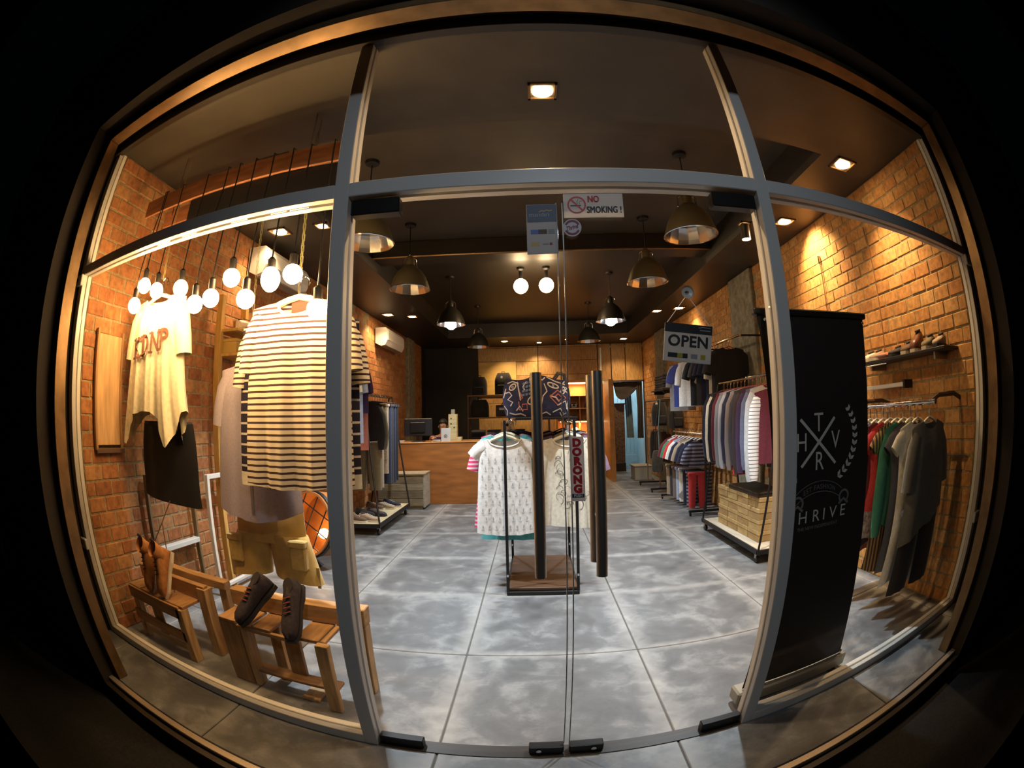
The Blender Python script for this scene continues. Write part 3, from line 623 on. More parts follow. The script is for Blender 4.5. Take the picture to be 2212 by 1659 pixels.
# --- cargo shorts
S = thing('cargo_shorts', 'mustard khaki cargo shorts hanging below the lilac shirt', 'shorts', (-1.66, 1.12, .85))
C_K = C_KHAKI
m = MB(); rings = []
for j in range(4):
    t = j/3; rings.append([Vector((.255*math.cos(2*PI*k/24)*(1+.06*t), .075*math.sin(2*PI*k/24), -.22*t)) for k in range(24)])
m.loft(rings, True, False, True); m.build('seat', C_K, S, world=False, smooth=True)
for sd in (-1, 1):
    m = MB(); rings = []
    for j in range(7):
        t = j/6; cx = sd*(.135+.055*t); r = .14+.032*t
        rings.append([Vector((cx + r*math.cos(2*PI*k/20), (.078+.012*t)*math.sin(2*PI*k/20)*(1+.10*math.sin(5*k+j)), -.17-.29*t - .02*sd*math.cos(2*PI*k/20)*t)) for k in range(20)])
    m.loft(rings, True, True, False); Lg = m.build('leg', C_K, S, world=False, smooth=True, angle=80)
    m = MB(); m.rbox(sd*.245-.055, sd*.245+.055, -.105, -.05, -.37, -.22, .01); p = m.build('cargo_pocket', cloth('cloth_khaki_pocket', (.58, .38, .11)), Lg, world=False, smooth=True)
    m = MB(); m.rbox(sd*.245-.06, sd*.245+.06, -.112, -.055, -.225, -.18, .008); m.build('pocket_flap', MATS['cloth_khaki_pocket'], Lg, world=False, smooth=True)
    m = MB(); m.rbox(sd*.34-.012, sd*.34+.012, -.03, -.024, -.50, -.36, .002); m.build('leg_strap', MATS['cloth_khaki_pocket'], Lg, world=False)
m = MB(); m.tube([(-.1, 0, 0), (0, -.05, .45), (.03, -.16, .895), (.04, -.17, 1.01)], .003, 5); m.build('hanging_cord', CREAMP, S, world=False)

# ================================================================== WINDOW DISPLAY FURNITURE AND SHOES
PINE = [wood('pine_%d' % i, c, .3, 5, (7, 7, 1.2), .6) for i, c in enumerate([(.40, .23, .09), (.46, .28, .12), (.33, .18, .07)])]
PINEX = [wood('pinex_%d' % i, c, .3, 5, (1.2, 7, 7), .6) for i, c in enumerate([(.40, .22, .09), (.47, .28, .12), (.33, .17, .065)])]
PINEY = [wood('piney_%d' % i, c, .3, 5, (7, 1.2, 7), .6) for i, c in enumerate([(.40, .22, .09), (.47, .28, .12), (.33, .17, .065)])]
def part(mb, name, mat, par, **k): return mb.build(name, mat, par, **k)
def tube_part(pts, r, name, mat, par, seg=10): m = MB(); m.tube(pts, r, seg); return m.build(name, mat, par, smooth=True)
B = thing('pallet_stool', 'pallet wood stool with slatted seat, carrying the dark sneakers', 'stool', (-1.26, .38, 0))
for i, (a, b) in enumerate(((-1.575, -1.455), (-1.435, -1.375), (-1.35, -1.235), (-1.09, -.965), (-.955, -.93))):
    part(MB().rbox(a, b, .27, .50, .382, .402, .003), 'seat_slat', PINEY[i % 3], B)
part(MB().rbox(-1.44, -1.08, .268, .292, .36, .384, .003), 'front_rail', PINEX[0], B)
part(MB().rbox(-1.60, -.80, .475, .56, .405, .500, .004), 'back_beam', PINEX[1], B)
part(MB().rbox(-1.575, -1.44, .27, .292, .0, .38, .003), 'leg', PINE[2], B)
part(MB().rbox(-1.43, -1.40, .27, .36, .0, .38, .003), 'leg', PINE[1], B)
part(MB().rbox(-1.34, -1.27, .42, .46, .0, .38, .003), 'leg', PINE[0], B)
part(MB().rbox(-.965, -.90, .22, .262, .0, .40, .003), 'leg', PINE[1], B)
part(MB().rbox(-1.575, -1.50, .45, .49, .0, .405, .003), 'leg', PINE[0], B)
part(MB().rbox(-.845, -.80, .475, .55, .0, .405, .003), 'leg', PINE[1], B)
part(MB().rbox(-1.42, -.93, .30, .40, .085, .103, .003), 'lower_shelf', PINEX[2], B)
part(MB().rbox(-1.22, -1.13, .37, .40, .103, .36, .003), 'shelf_upright', PINE[2], B)
part(MB().rbox(-1.14, -1.04, .27, .44, .0, .018, .003), 'foot_board', PINEY[1], B)
B = thing('pallet_stool', 'pallet wood stool with a two slat front, carrying the tan boots', 'stool', (-2.14, .38, 0))
part(MB().rbox(-2.44, -2.31, .26, .46, .352, .372, .003), 'seat_slat', PINEY[1], B); part(MB().rbox(-2.29, -2.10, .26, .46, .352, .372, .003), 'seat_slat', PINEY[0], B); part(MB().rbox(-2.07, -1.87, .26, .46, .352, .372, .003), 'seat_slat', PINEY[2], B)
part(MB().rbox(-2.44, -1.90, .238, .26, .285, .365, .003), 'front_slat', PINEX[2], B); part(MB().rbox(-2.44, -1.90, .238, .26, .13, .20, .003), 'front_slat', PINEX[2], B); part(MB().rbox(-2.2, -2.12, .262, .28, .10, .352, .003), 'brace', PINE[2], B)
part(MB().rbox(-2.46, -1.80, .45, .50, .375, .468, .004), 'back_beam', PINEX[0], B); part(MB().rbox(-2.46, -1.68, .53, .60, .45, .500, .004), 'back_beam', PINEX[1], B)
for x0, x1, y0, y1, h in ((-2.44, -2.38, .262, .32, .352), (-1.93, -1.87, .238, .32, .352), (-1.86, -1.79, .44, .53, .45), (-2.46, -2.40, .46, .53, .45), (-1.74, -1.68, .54, .60, .45)): part(MB().rbox(x0, x1, y0, y1, 0, h, .003), 'leg', PINE[1], B)
part(MB().rbox(-2.40, -1.88, .262, .28, .05, .10, .003), 'stretcher', PINEX[1], B)
SOLEW = pm('sole_cream', (.62, .55, .42), .7); SOLEK = pm('sole_black', (.02, .018, .018), .7)
def shoe(label, loc, d, up, upper, sole, L=.27, high=.10, cat='shoe', name='sneaker', lace=None, group=None, boot=False):
    """toe points along d; local y runs heel (0) to toe (L)"""
    Y = Vector(d).normalized(); U = Vector(up); X = Y.cross(U).normalized(); U = X.cross(Y).normalized()
    Mx = Matrix((X, Y, U)).transposed().to_4x4(); Mx.translation = Vector(loc)
    T = thing(name, label, cat, M=Mx, group=group)
    prof = [(-.01, .022, .5), (.0, .030, 1.0), (.05, .036, 1.05 if not boot else 1.1), (.10, .037, .92), (.15, .041, .68), (.20, .045, .56), (.245, .040, .45), (.272, .022, .28)]
    rings = []
    for y, hw, hh in prof:
        y = y*L/.27; h = hh*high; ring = []
        for k in range(12):
            a = 2*PI*k/12; c, sn = math.cos(a), math.sin(a)
            ring.append((hw*math.copysign(abs(c)**.7, c), y, .018 + h*.5 + h*.5*math.copysign(abs(sn)**.8, sn)))
        rings.append(ring)
    MB().loft(rings).build('upper', upper, T, world=False, smooth=True, angle=60)
    so = [( .030, -.012), (.040, .05), (.036, .11), (.046, .19), (.045, .235), (.028, .278)]
    poly = [(x, y*L/.27) for x, y in so] + [(-x, y*L/.27) for x, y in reversed(so)]
    MB().prism(poly, lambda u, v, t: (u, v, t), .022).build('sole', sole, T, world=False)
    m = MB(); z = .018+high*1.0
    m.loft([[(.026*math.cos(2*PI*k/12), .045+.038*math.sin(2*PI*k/12), zz-.10*0+.010*math.sin(2*PI*k/12)*-1) for k in range(12)] for zz in (z-.004, z+.006)]); m.build('opening', pm('shoe_lining', (.025, .02, .02), .9), T, world=False)
    if lace:
        m = MB()
        for i in range(4):
            y = .10 + i*.022; zz = .018 + high*(.92 - i*.085) + .004; m.tube([(-.018, y, zz), (.018, y+.012, zz)], .0032, 5)
        m.build('laces', lace, T, world=False)
    return T
SNK = pm('suede_dark', (.034, .024, .030), .85, 0, (60, .4), .2); TANL = pm('suede_tan', (.42, .17, .045), .8, 0, (30, .25), .2)
LACER = pm('lace_rust', (.28, .06, .03), .8); 
shoe('dark suede sneaker leaning on the stool beam, laces rust red, the one nearer the boots', (-1.255, .425, .585), (-.15, -.22, -.20), (-.30, -.8, .75), SNK, SOLEK, .29, .095, lace=LACER, group='dark sneakers on the stool')
shoe('dark suede sneaker leaning on the stool beam, the one nearer the dark upright', (-1.10, .425, .595), (.03, -.23, -.215), (-.05, -.8, .75), SNK, SOLEK, .29, .095, lace=LACER, group='dark sneakers on the stool')
for x, lb in ((-2.03, 'tan suede boot leaning toe down on the slat fronted stool, the one nearer the sneakers'), (-2.165, 'tan suede boot leaning toe down, the one nearer the brick wall')):
    Tb = shoe(lb, (x, .44, .624), (-.06, -.50, -.86), (-.12, -.86, .5), TANL, SOLEW, .29, .118, name='ankle_boot', lace=pm('lace_dark', (.05, .03, .02), .8), boot=True, group='tan boots on the stool')
    m = MB(); rings = []
    for t, e in ((0, 1.0), (.5, .98), (1, 1.06)): rings.append([(.040*e*math.cos(2*PI*k/14), .042 + .050*e*math.sin(2*PI*k/14) - .006*t, .09 + .085*t) for k in range(14)])
    m.loft(rings, True, False, False); m.build('shaft', TANL, Tb, world=False, smooth=True); m = MB(); m.tube([(0, -.012, .165), (0, -.016, .20), (0, -.010, .205), (0, -.004, .17)], .007, 5); m.build('pull_loop', pm('loop_dark', (.03, .02, .015), .8), Tb, world=False)
T = thing('cord', 'dark cord running from under the skirt down to the tan boots', 'cord', (-2.09, .44, .62)); m = MB(); m.tube([(-2.165, .40, .66), (-2.09, .46, .80), (-2.10, .60, .93)], .004, 5); m.tube([(-2.03, .40, .66), (-2.09, .46, .80)], .004, 5); m.build('cord', pm('cord_brown', (.09, .04, .02), .8), T)
# pale board against the brick, steel frames, timber rack
T = thing('wall_board', 'tall pale timber board in a frame against the brick behind the KDNP tee', 'board', (-2.57, .38, 1.18))
m = MB(); m.rbox(-2.585, -2.565, .26, .52, 1.22, 1.90, .003); m.build('panel', wood('board_pale', (.50, .30, .13), .25, 4, (6, 6, 1), .6), T)
for y in (.245, .53): part(MB().rbox(-2.588, -2.555, y-.012, y+.012, 1.19, 1.93, .003), 'frame_stile', PINE[2], T)
part(MB().rbox(-2.588, -2.555, .24, .56, 1.17, 1.20, .003), 'frame_rail', pm('dark_wood', (.10, .05, .025), .6), T)
T = thing('steel_frame', 'pale square tube frame standing between skirt and lilac shirt', 'frame', (-2.42, 1.7, 0))
for y in (1.42, 2.10): part(MB().rbox(-2.44, -2.405, y-.017, y+.017, 0, .985, .003), 'post', ALUW, T)
part(MB().rbox(-2.44, -2.405, 1.437, 2.083, .95, .985, .003), 'top_bar', ALUW, T); part(MB().rbox(-2.44, -2.405, 1.437, 2.083, .06, .09, .003), 'low_bar', ALUW, T)
T = thing('steel_frame', 'low pale steel frame close to the brick, partly behind the skirt', 'frame', (-2.53, 1.05, 0))
for y in (.76, 1.34): part(MB().rbox(-2.56, -2.52, y-.014, y+.014, 0, 1.02, .003), 'post', pm('aged_steel', (.22, .18, .10), .5, .5), T)
for z in (.485, .99): part(MB().rbox(-2.56, -2.50, .775, 1.325, z-.018, z+.018, .003), 'cross_bar', ALUW, T)
T = thing('timber_rack', 'yellow pine upright rack with small shelves by the bulbs', 'rack', (-2.42, 1.85, 0))
YP = wood('yellow_pine', (.50, .29, .07), .2, 5, (7, 7, 1), .55)
for y in (1.70, 2.08): part(MB().rbox(-2.53, -2.47, y-.025, y+.025, 0, 2.42, .003), 'post', YP, T)
for z in (1.60, 1.92, 2.12): part(MB().rbox(-2.55, -2.30, 1.70, 2.10, z-.012, z+.012, .003), 'shelf', YP, T)
shoe('white sneaker on the top shelf of the pine rack', (-2.44, 1.90, 2.135), (.9, -.4, 0), (0, 0, 1), C_WHITE, SOLEW, .22, .08, lace=SNK)
T = thing('gift_box', 'small yellow carton on the middle shelf of the pine rack', 'box', (-2.42, 1.80, 1.932)); part(MB().rbox(-2.50, -2.34, 1.74, 1.88, 1.932, 2.03, .004), 'carton', pm('carton_yellow', (.52, .34, .08), .7), T); part(MB().rbox(-2.505, -2.335, 1.735, 1.885, 2.03, 2.055, .003), 'carton_lid', MATS['carton_yellow'], T)
tube_part([(-2.50, 2.06, 2.22), (-2.25, 1.96, 2.23), (-2.02, 1.95, 2.23)], .007, 'hook_arm', STEEL, bpy.data.objects['timber_rack'], 6); hanger('hanger in the black jacket by the pine rack', (-2.08, 1.95, 2.108), .12, BLACKM, None, 0, .008)
# black jacket beside the rack
g = G(.13, .14, .55, .06, .04, .05, .2, 0, None, 31); garment('jacket', 'black jacket hung from the pine rack, half behind the striped tee', 'jacket', (-2.08, 1.95, 2.10), g, C_BLACK, .45, 0, None, None, C_CHAR, 9, 6)
# barrel lantern
T = thing('barrel_lantern', 'round plywood lantern leaning on the floor, wire grid over a glowing bulb', 'lantern', (-1.98, 2.55, 0))
R = .31; Mt = Matrix.Translation((-2.05, 2.62, .41)) @ Matrix.Rotation(math.radians(24), 4, 'Y') @ Matrix.Rotation(math.radians(-24), 4, 'Z') @ Matrix.Rotation(PI/2, 4, 'X')
def tr(mb): mb.v = [tuple(Mt @ Vector(v)) for v in mb.v]; return mb
PLY = wood('plywood_lamp', (.36, .14, .035), .25, 4, (2, 2, 2), .5)
m = MB(); m.lathe([(R, -.12), (R, .12), (R-.02, .12), (R-.02, -.10), (.001, -.10)], (0,0,0), 28); tr(m).build('drum', PLY, T, smooth=True)
m = MB(); m.lathe([(R+.012, .06), (R+.012, .10), (R-.001, .10)], (0,0,0), 28); tr(m).build('hoop', BLACKM, T, smooth=True)
m = MB()
for k in (-.16, 0, .16):
    q = math.sqrt((R-.01)**2-k*k); m.tube([(k, -q, .11), (k, q, .11)], .006, 5); m.tube([(-q, k, .11), (q, k, .11)], .006, 5)
tr(m).build('wire_grid', BLACKM, T)
m = MB(); m.sphere((.13, -.03, .0), .05, 12, 8); tr(m).build('bulb', emit('lantern_bulb', (1, .62, .25), 30), T, smooth=True)
m = MB(); m.box(-.05, .3, -.40, -.36, -.10, .10); tr(m).build('foot_block', DARK, T)
light('POINT', 'lantern_light', tuple(Mt @ Vector((.13, -.03, .07))), 4, WARM, T, .04)

# ================================================================== AIR CONDITIONERS
def aircon(y0, y1, z0, z1, label):
    T = thing('air_conditioner', label, 'air conditioner', (XL+.12, (y0+y1)/2, z0)); dpt = .21; x0 = XL+.02; h = z1-z0
    sec = [(x0, z0+.05), (x0+.10, z0), (x0+.17, z0+.02), (x0+dpt, z0+.10), (x0+dpt, z1-.05), (x0+dpt-.03, z1), (x0, z1)]
    m = MB(); m.loft([[(x, y, z) for x, z in sec] for y in (y0, y1)]); m.build('casing', WHITEP, T)
    m = MB(); m.rbox(x0+dpt, x0+dpt+.008, y0+.02, y1-.02, z0+.10, z1-.05, .003); m.build('front_panel', WHITEP, T)
    m = MB(); m.loft([[(x, y, z) for x, z in ((x0+.08, z0-.006), (x0+.17, z0+.008), (x0+.17, z0+.016), (x0+.08, z0+.004))] for y in (y0+.05, y1-.05)]); m.build('outlet_louver', pm('ac_grey', (.25, .22, .17), .5), T)
    m = MB(); m.rbox(x0-.02, x0+.04, y0+.1, y1-.1, z0+.07, z1-.04, .003); m.build('wall_plate', STEEL, T)
aircon(2.18, 3.08, 2.72, 3.0, 'cream split air conditioner just behind the bare bulbs')
aircon(5.95, 6.95, 2.62, 2.93, 'cream split air conditioner near the counter end of the brick wall')

# ================================================================== CLOTHES RAILS
SHOEC = {}
def rail_row(x, z, ys, specs, hmat=None, group=None, hang=True, where='', nu=9, nv=7):
    """garments facing the street along a rail that runs into the shop"""
    for i, (y, sp) in enumerate(zip(ys, specs)):
        nm, label, cat, mat, g, sl, dx, dz = sp[:8]; kw = sp[8] if len(sp) > 8 else {}
        rz = random.uniform(-.035, .035)
        garment(nm, label, cat, (x+dx, y+kw.get('dy', 0), z-.10+dz), g, mat, sl, rz, group, kw.get('smat'), kw.get('collar'), nu, nv)
        if hang: hanger('hanger under the ' + label.split(',')[0], (x+dx, y+kw.get('dy', 0), z-.095+dz), g.ws*.82, hmat, 'hangers ' + where, rz, .008)
# sweater trolley
T = thing('clothes_trolley', 'black wheeled clothes trolley with pale deck, carrying shoe boxes and sweaters', 'clothes rack', (2.24, 3.1, 0))
part(MB().rbox(1.985, 2.50, 2.33, 3.84, .105, .135, .004), 'deck', wood('pale_deck', (.50, .43, .32), .15, 4, (5, 1, 5), .6), T)
part(MB().rbox(1.97, 1.985, 2.32, 3.85, .09, .14, .002), 'deck_edge', BLACKM, T); part(MB().rbox(2.50, 2.515, 2.32, 3.85, .09, .14, .002), 'deck_edge', BLACKM, T)
for y in (2.325, 3.845):
    for x in (1.98, 2.505): tube_part([(x, y, .10), (2.24 + (x-2.24)*.12, y, 1.70)], .011, 'upright', BLACKM, T, 8)
    part(MB().rbox(1.97, 2.515, y-.012, y+.012, .09, .135, .002), 'end_bar', BLACKM, T)
tube_part([(2.24, 2.30, 1.715), (2.24, 3.87, 1.715)], .016, 'rail', CHROME, T)
for x in (2.0, 2.49):
    for y in (2.38, 3.79):
        m = MB(); m.lathe([(.035, -.014), (.04, -.006), (.04, .006), (.035, .014)], (x, y, .04), 16, Matrix.Rotation(PI/2, 4, 'Y'), True, True); c = m.build('caster', BLACKM, T, smooth=True)
        part(MB().rbox(x-.02, x+.02, y-.015, y+.015, .045, .095, .003), 'fork', STEEL, c)
SW = lambda seed, L=.68: G(.215, .225, L, .085, .04, .031, .26, 0, None, seed, .22, 6)
ST3 = stripes('stripe_raglan', (.80, .76, .70), (.05, .03, .05), .034, .2)
specs = [('sweater', 'white sweater with thin stripes and maroon cuffs, front of the trolley', 'sweater', C_MAROON, SW(1), .66, 0, -.04, {'smat': ST3, 'collar': C_NAVY}),
 ('sweater', 'light grey marl sweater behind the striped maroon one', 'sweater', C_LGREY, SW(2), .72, 0, 0), ('sweater', 'slate blue sweater on the trolley', 'sweater', cloth('cloth_slate', (.12, .13, .20)), SW(3), .62, 0, 0), ('sweater', 'deep plum sweater on the trolley', 'sweater', C_PURPLE, SW(4), .66, 0, 0),
 ('sweater', 'dark chocolate sweater, wide sleeve', 'sweater', pm('cloth_choc', (.045, .026, .026), .9), SW(5), .68, 0, 0), ('sweater', 'charcoal sweater with a red shirt tail below', 'sweater', C_CHAR, SW(6, .74), .60, 0, 0, {}), ('sweater', 'mid grey sweater with tan sleeve', 'sweater', C_GREY, SW(7), .66, 0, 0, {'smat': pm('cloth_taupe', (.22, .17, .15), .9)}),
 ('sweater', 'navy sweater next to the mid grey one', 'sweater', C_NAVY, SW(8), .60, 0, 0), ('sweater', 'pale heather grey sweater in mid trolley', 'sweater', pm('cloth_heather', (.40, .40, .42), .9), SW(9), .66, 0, 0), ('sweater', 'grey sweater with ribbed hem, darker marl', 'sweater', pm('cloth_marl', (.23, .23, .25), .9), SW(10), .66, 0, 0), ('sweater', 'wine red sweater between grey and black', 'sweater', C_MAROON, SW(11), .60, 0, 0),
 ('sweater', 'black sweater near the far end of the trolley', 'sweater', C_BLACK, SW(12), .62, 0, 0), ('sweater', 'cream sleeved dark sweater at the pillar end', 'sweater', C_CHAR, SW(13), .62, 0, 0, {'smat': C_CREAM}), ('sweater', 'ultramarine sweater, last on the trolley', 'sweater', C_NAVY, SW(14), .58, 0, 0)]
rail_row(2.24, 1.715, [2.52+.094*i for i in range(14)], specs, pm('hanger_red', (.16, .03, .03), .5), 'sweaters on the trolley', True, 'on the trolley rail')
g = G(.10, .11, .18, .02, .0, .03, .1); garment('shirt', 'red shirt tail showing below the charcoal sweater', 'shirt', (2.10, 2.985, .93), g, C_RED, None, 0, None, None, None, 7, 3)
# shoe boxes on the deck
KRAFT = pm('kraft_card', (.44, .29, .11), .75, 0, (9, .2)); KRAFT2 = pm('kraft_card_dark', (.36, .22, .08), .75, 0, (9, .2))
STK = ['stack nearest the street', 'second stack from the street', 'third stack from the street', 'stack by the pillar']
lids = None
for c in range(4):
    for r in range(4):
        y0 = 2.56 + c*.265; z0 = .136 + r*.108; jit = random.uniform(-.008, .008)
        T = thing('shoe_box', 'kraft shoe box, %s in the %s' % (['lowest', 'second up', 'third up', 'top one'][r], STK[c]), 'box', (2.20+jit, y0+.125, z0), 'kraft shoe boxes on the trolley')
        part(MB().rbox(2.09+jit, 2.40+jit, y0+.004, y0+.25, z0, z0+.085, .003), 'carton', KRAFT if (c+r) % 2 else KRAFT2, T); part(MB().rbox(2.086+jit, 2.404+jit, y0, y0+.254, z0+.068, z0+.107, .003), 'carton_lid', KRAFT, T)
T = thing('shoe_box', 'flat black box on top of the kraft shoe boxes', 'box', (2.24, 2.9, .569)); part(MB().rbox(2.08, 2.40, 2.58, 3.3, .569, .60, .004), 'carton', DARK, T); part(MB().rbox(2.075, 2.405, 2.575, 3.305, .60, .615, .003), 'carton_lid', DARK, T)
# women's rail behind the banner
T = thing('wall_rail', 'polished rail on wall arms holding long colourful clothes behind the banner', 'clothes rail', (2.3, .7, 1.36))
tube_part([(2.24, .24, 1.365), (2.24, 1.32, 1.365)], .016, 'rail', CHROME, T)
for y in (.30, 1.26):
    tube_part([(2.24, y, 1.365), (2.36, y, 1.40), (2.60, y, 1.40), (XR-.005, y, 1.37)], .016, 'wall_arm', pm('arm_brown', (.07, .035, .02), .5), T, 8)
DR = lambda seed, L, wh=.24: G(.205, wh, L, .085, .05, .026, .3, .02, lambda u: .04*math.sin(3*u+seed), seed, .3, 8)
BR = stripes('stripe_brown', (.42, .24, .08), (.07, .04, .03), .030, .5, 0)
DOT = pm('cloth_speckle', (.45, .43, .46), .9, 0, (38, .6)); CORAL = cloth('cloth_coral', (.62, .20, .12))
specs = [('top', 'long grey black tee with slanted hem, front of the rail behind the banner', 'shirt', cloth('cloth_ash', (.13, .125, .10)), G(.215, .26, .60, .09, .05, .055, .32, .0, lambda u: .09*u, 2, .3, 7), 'droop', 0, 0, {'dy': -.05}),
 ('dress', 'cream long blouse behind the ash grey tee', 'dress', C_CREAM, DR(3, .98), 'cap', 0, 0), ('dress', 'long black dress with teal lining at the hem', 'dress', C_CHAR, DR(4, .93), 'cap', 0, 0), ('cardigan', 'forest green cardigan on a lime hanger', 'cardigan', C_GREEN, DR(5, .62), .5, 0, 0), ('dress', 'brown and tan striped long dress', 'dress', BR, DR(6, .90), 'cap', 0, 0),
 ('top', 'bright red draped top', 'shirt', C_RED, DR(7, .50), 'cap', 0, 0), ('top', 'wine tee beside the red top', 'shirt', C_MAROON, DR(8, .52), 'short', 0, 0), ('dress', 'pale speckled long skirt set', 'dress', DOT, DR(9, .80), None, 0, 0), ('top', 'coral orange top among navy ones', 'shirt', CORAL, DR(10, .55), 'cap', 0, 0), ('dress', 'navy dress near the banner edge', 'dress', C_NAVY, DR(11, .85), 'short', 0, 0), ('dress', 'dusty pink long dress, last on that rail', 'dress', cloth('cloth_dusty', (.33, .12, .09)), DR(12, .98), None, 0, 0)]
rail_row(2.24, 1.365, [.36+.082*i for i in range(11)], specs, CREAMP, 'clothes on the rail behind the banner', True, 'behind the banner', 13, 9)
T = thing('trousers', 'wide black trousers hanging below the ash grey tee', 'trousers', (2.25, .46, .76))
for sd in (-1, 1):
    m = MB(); m.loft([[(2.25+sd*(.11+.02*t) + (.11-.005*t)*math.cos(2*PI*k/14), .335+.03*math.sin(2*PI*k/14)*(1+.2*math.sin(3*k)), .76-.50*t) for k in range(14)] for t in (0, .3, .6, 1)]); m.build('leg', C_BLACK, T, smooth=True, angle=80)
part(MB().rbox(2.03, 2.47, .305, .365, .74, .78, .008), 'waistband', C_CHAR, T)
# accessories shelf above
T = thing('wall_shelf', 'narrow black wall shelf loaded with shoes and sunglasses', 'shelf', (2.6, .85, 1.66)); part(MB().rbox(2.47, XR-.005, .28, 1.48, 1.668, 1.688, .003), 'board', BLACKM, T)
for y in (.45, 1.3): part(MB().rbox(2.52, XR-.005, y-.012, y+.012, 1.62, 1.668, .002), 'bracket', STEEL, T)
tube_part([(2.49, 1.05, 1.655), (2.49, 1.50, 1.655)], .006, 'chrome_strip', CHROME, T)
for i, (y, mt, so, lb, hh) in enumerate(((1.40, C_CREAM, SOLEW, 'cream pump at the banner end of the black shelf', .06), (1.28, C_TAN, SOLEW, 'gold trimmed flat shoe on the black shelf', .06), (1.00, C_CHAR, SOLEK, 'black flat shoe on the black shelf', .055), (.86, C_BROWN, SOLEW, 'dark brown loafer with pale sole on the black shelf', .07), (.72, pm('leather_rust', (.14, .045, .02), .4), SOLEW, 'high rust brown shoe standing tallest on the shelf', .13), (.56, C_OLIVE, SOLEW, 'olive shoe with pale straps on the shelf', .08), (.42, C_TAN, SOLEK, 'tan sandal at the street end of the shelf', .07))):
    shoe(lb, (2.66, y, 1.689), (-.95, random.uniform(-.3, .3), 0), (0, 0, 1), mt, so, .17, hh, name='flat_shoe', group='shoes on the black wall shelf')
T = thing('purse', 'small coral pink purse lying on the black shelf', 'purse', (2.58, 1.13, 1.689)); m = MB(); m.rbox(2.51, 2.64, 1.06, 1.21, 1.689, 1.735, .02); m.build('pouch', CORAL, T, smooth=True); part(MB().rbox(2.505, 2.51, 1.06, 1.21, 1.71, 1.722, .002), 'zip', STEEL, T)
T = thing('wall_bar', 'short pale bar on the brick above the long rail', 'bar', (2.66, 1.15, 1.50)); part(MB().rbox(2.60, XR-.02, .95, 1.50, 1.485, 1.515, .004), 'bar_body', ALUW, T); part(MB().rbox(2.60, XR-.005, .93, .96, 1.47, 1.53, .003), 'end_plate', BLACKM, T)
for y, lb in ((1.27, 'thin cable down the tan brick, the one nearer the street'), (2.13, 'thin cable down the tan brick, the one nearer the doors')):
    T = thing('wall_cable', lb, 'cable', (XR-.02, y, 2.2)); tube_part([(XR-.02, y, 2.76), (XR-.02, y+.01, 1.74)], .005, 'cable', pm('cable_brown', (.2, .10, .05), .4), T, 6); part(MB().rbox(XR-.035, XR-.005, y-.008, y+.008, 2.68, 2.76, .003), 'clip', CHROME, T)
# wall rail of tees further in
T = thing('wall_rail', 'high chrome rail on the wall past the pillar, loaded with tees', 'clothes rail', (2.5, 4.6, 2.25)); tube_part([(2.42, 3.60, 2.255), (2.42, 6.05, 2.255)], .015, 'rail', CHROME, T)
for y in (3.64, 4.85, 6.0): tube_part([(2.42, y, 2.255), (XR-.005, y, 2.255)], .012, 'wall_arm', BLACKM, T, 8)
TE = lambda seed, L=.68: G(.20, .21, L, .08, .045, .030, .25, 0, None, seed, .3, 7)
specs = [('tee', 'black tee first on the high wall rail, beside the pillar', 'shirt', C_BLACK, TE(1), 'short', 0, 0), ('tee', 'plain black long tee behind the first black one', 'shirt', C_CHAR, TE(2), 'short', 0, 0), ('tee', 'cream tee between black tees on the high rail', 'shirt', C_CREAM, TE(3), 'droop', 0, 0), ('tee', 'navy tee on the high rail behind the open sign', 'shirt', C_NAVY, TE(4), 'short', 0, 0), ('tee', 'navy tee with a white figure print', 'shirt', C_NAVY, TE(5), 'short', 0, 0), ('tee', 'midnight blue tee without print on the high rail', 'shirt', C_CHAR, TE(6), 'short', 0, 0), ('tee', 'black tee with a white and blue chest print', 'shirt', C_BLACK, TE(7), 'short', 0, 0), ('tee', 'white tee with a small navy neck mark', 'shirt', C_WHITE, TE(8), 'droop', 0, 0), ('tee', 'royal blue tee showing only its edge', 'shirt', C_BLUE, TE(9), 'short', 0, 0), ('tee', 'grey checked shirt, last on the high rail', 'shirt', C_GREY, TE(10, .74), 'droop', 0, 0)]
ys = [3.95, 4.05, 4.15, 4.27, 4.42, 4.62, 4.86, 5.38, 5.62, 5.84]
rail_row(2.42, 2.255, ys, specs, pm('hanger_coral', (.50, .22, .16), .5), 'tees on the high wall rail', True, 'on the high wall rail')
for nmx, yy, sz in (('figure', 4.40, 1), ('chest', 4.86, 1.2)):
    o = [q for q in bpy.data.objects if q.get('label', '').startswith('navy tee with a white figure' if nmx == 'figure' else 'black tee with a white and blue')][0]; g = TE(5 if nmx == 'figure' else 7); m = MB()
    for k, (cx, cz, r) in enumerate(((-.10, -.20, .035), (-.08, -.27, .05), (-.11, -.34, .04), (-.07, -.41, .05), (-.10, -.48, .035))):
        poly = [(cx + r*math.cos(2*PI*a/9)*(1+.3*math.sin(5*a+k)), cz + r*math.sin(2*PI*a/9)*(1+.3*math.cos(4*a))) for a in range(9)]
        m.add([gfn(g, .005)(u, v) for u, v in poly], [tuple(range(9))])
    m.build('chest_print', INKW, o, world=False)
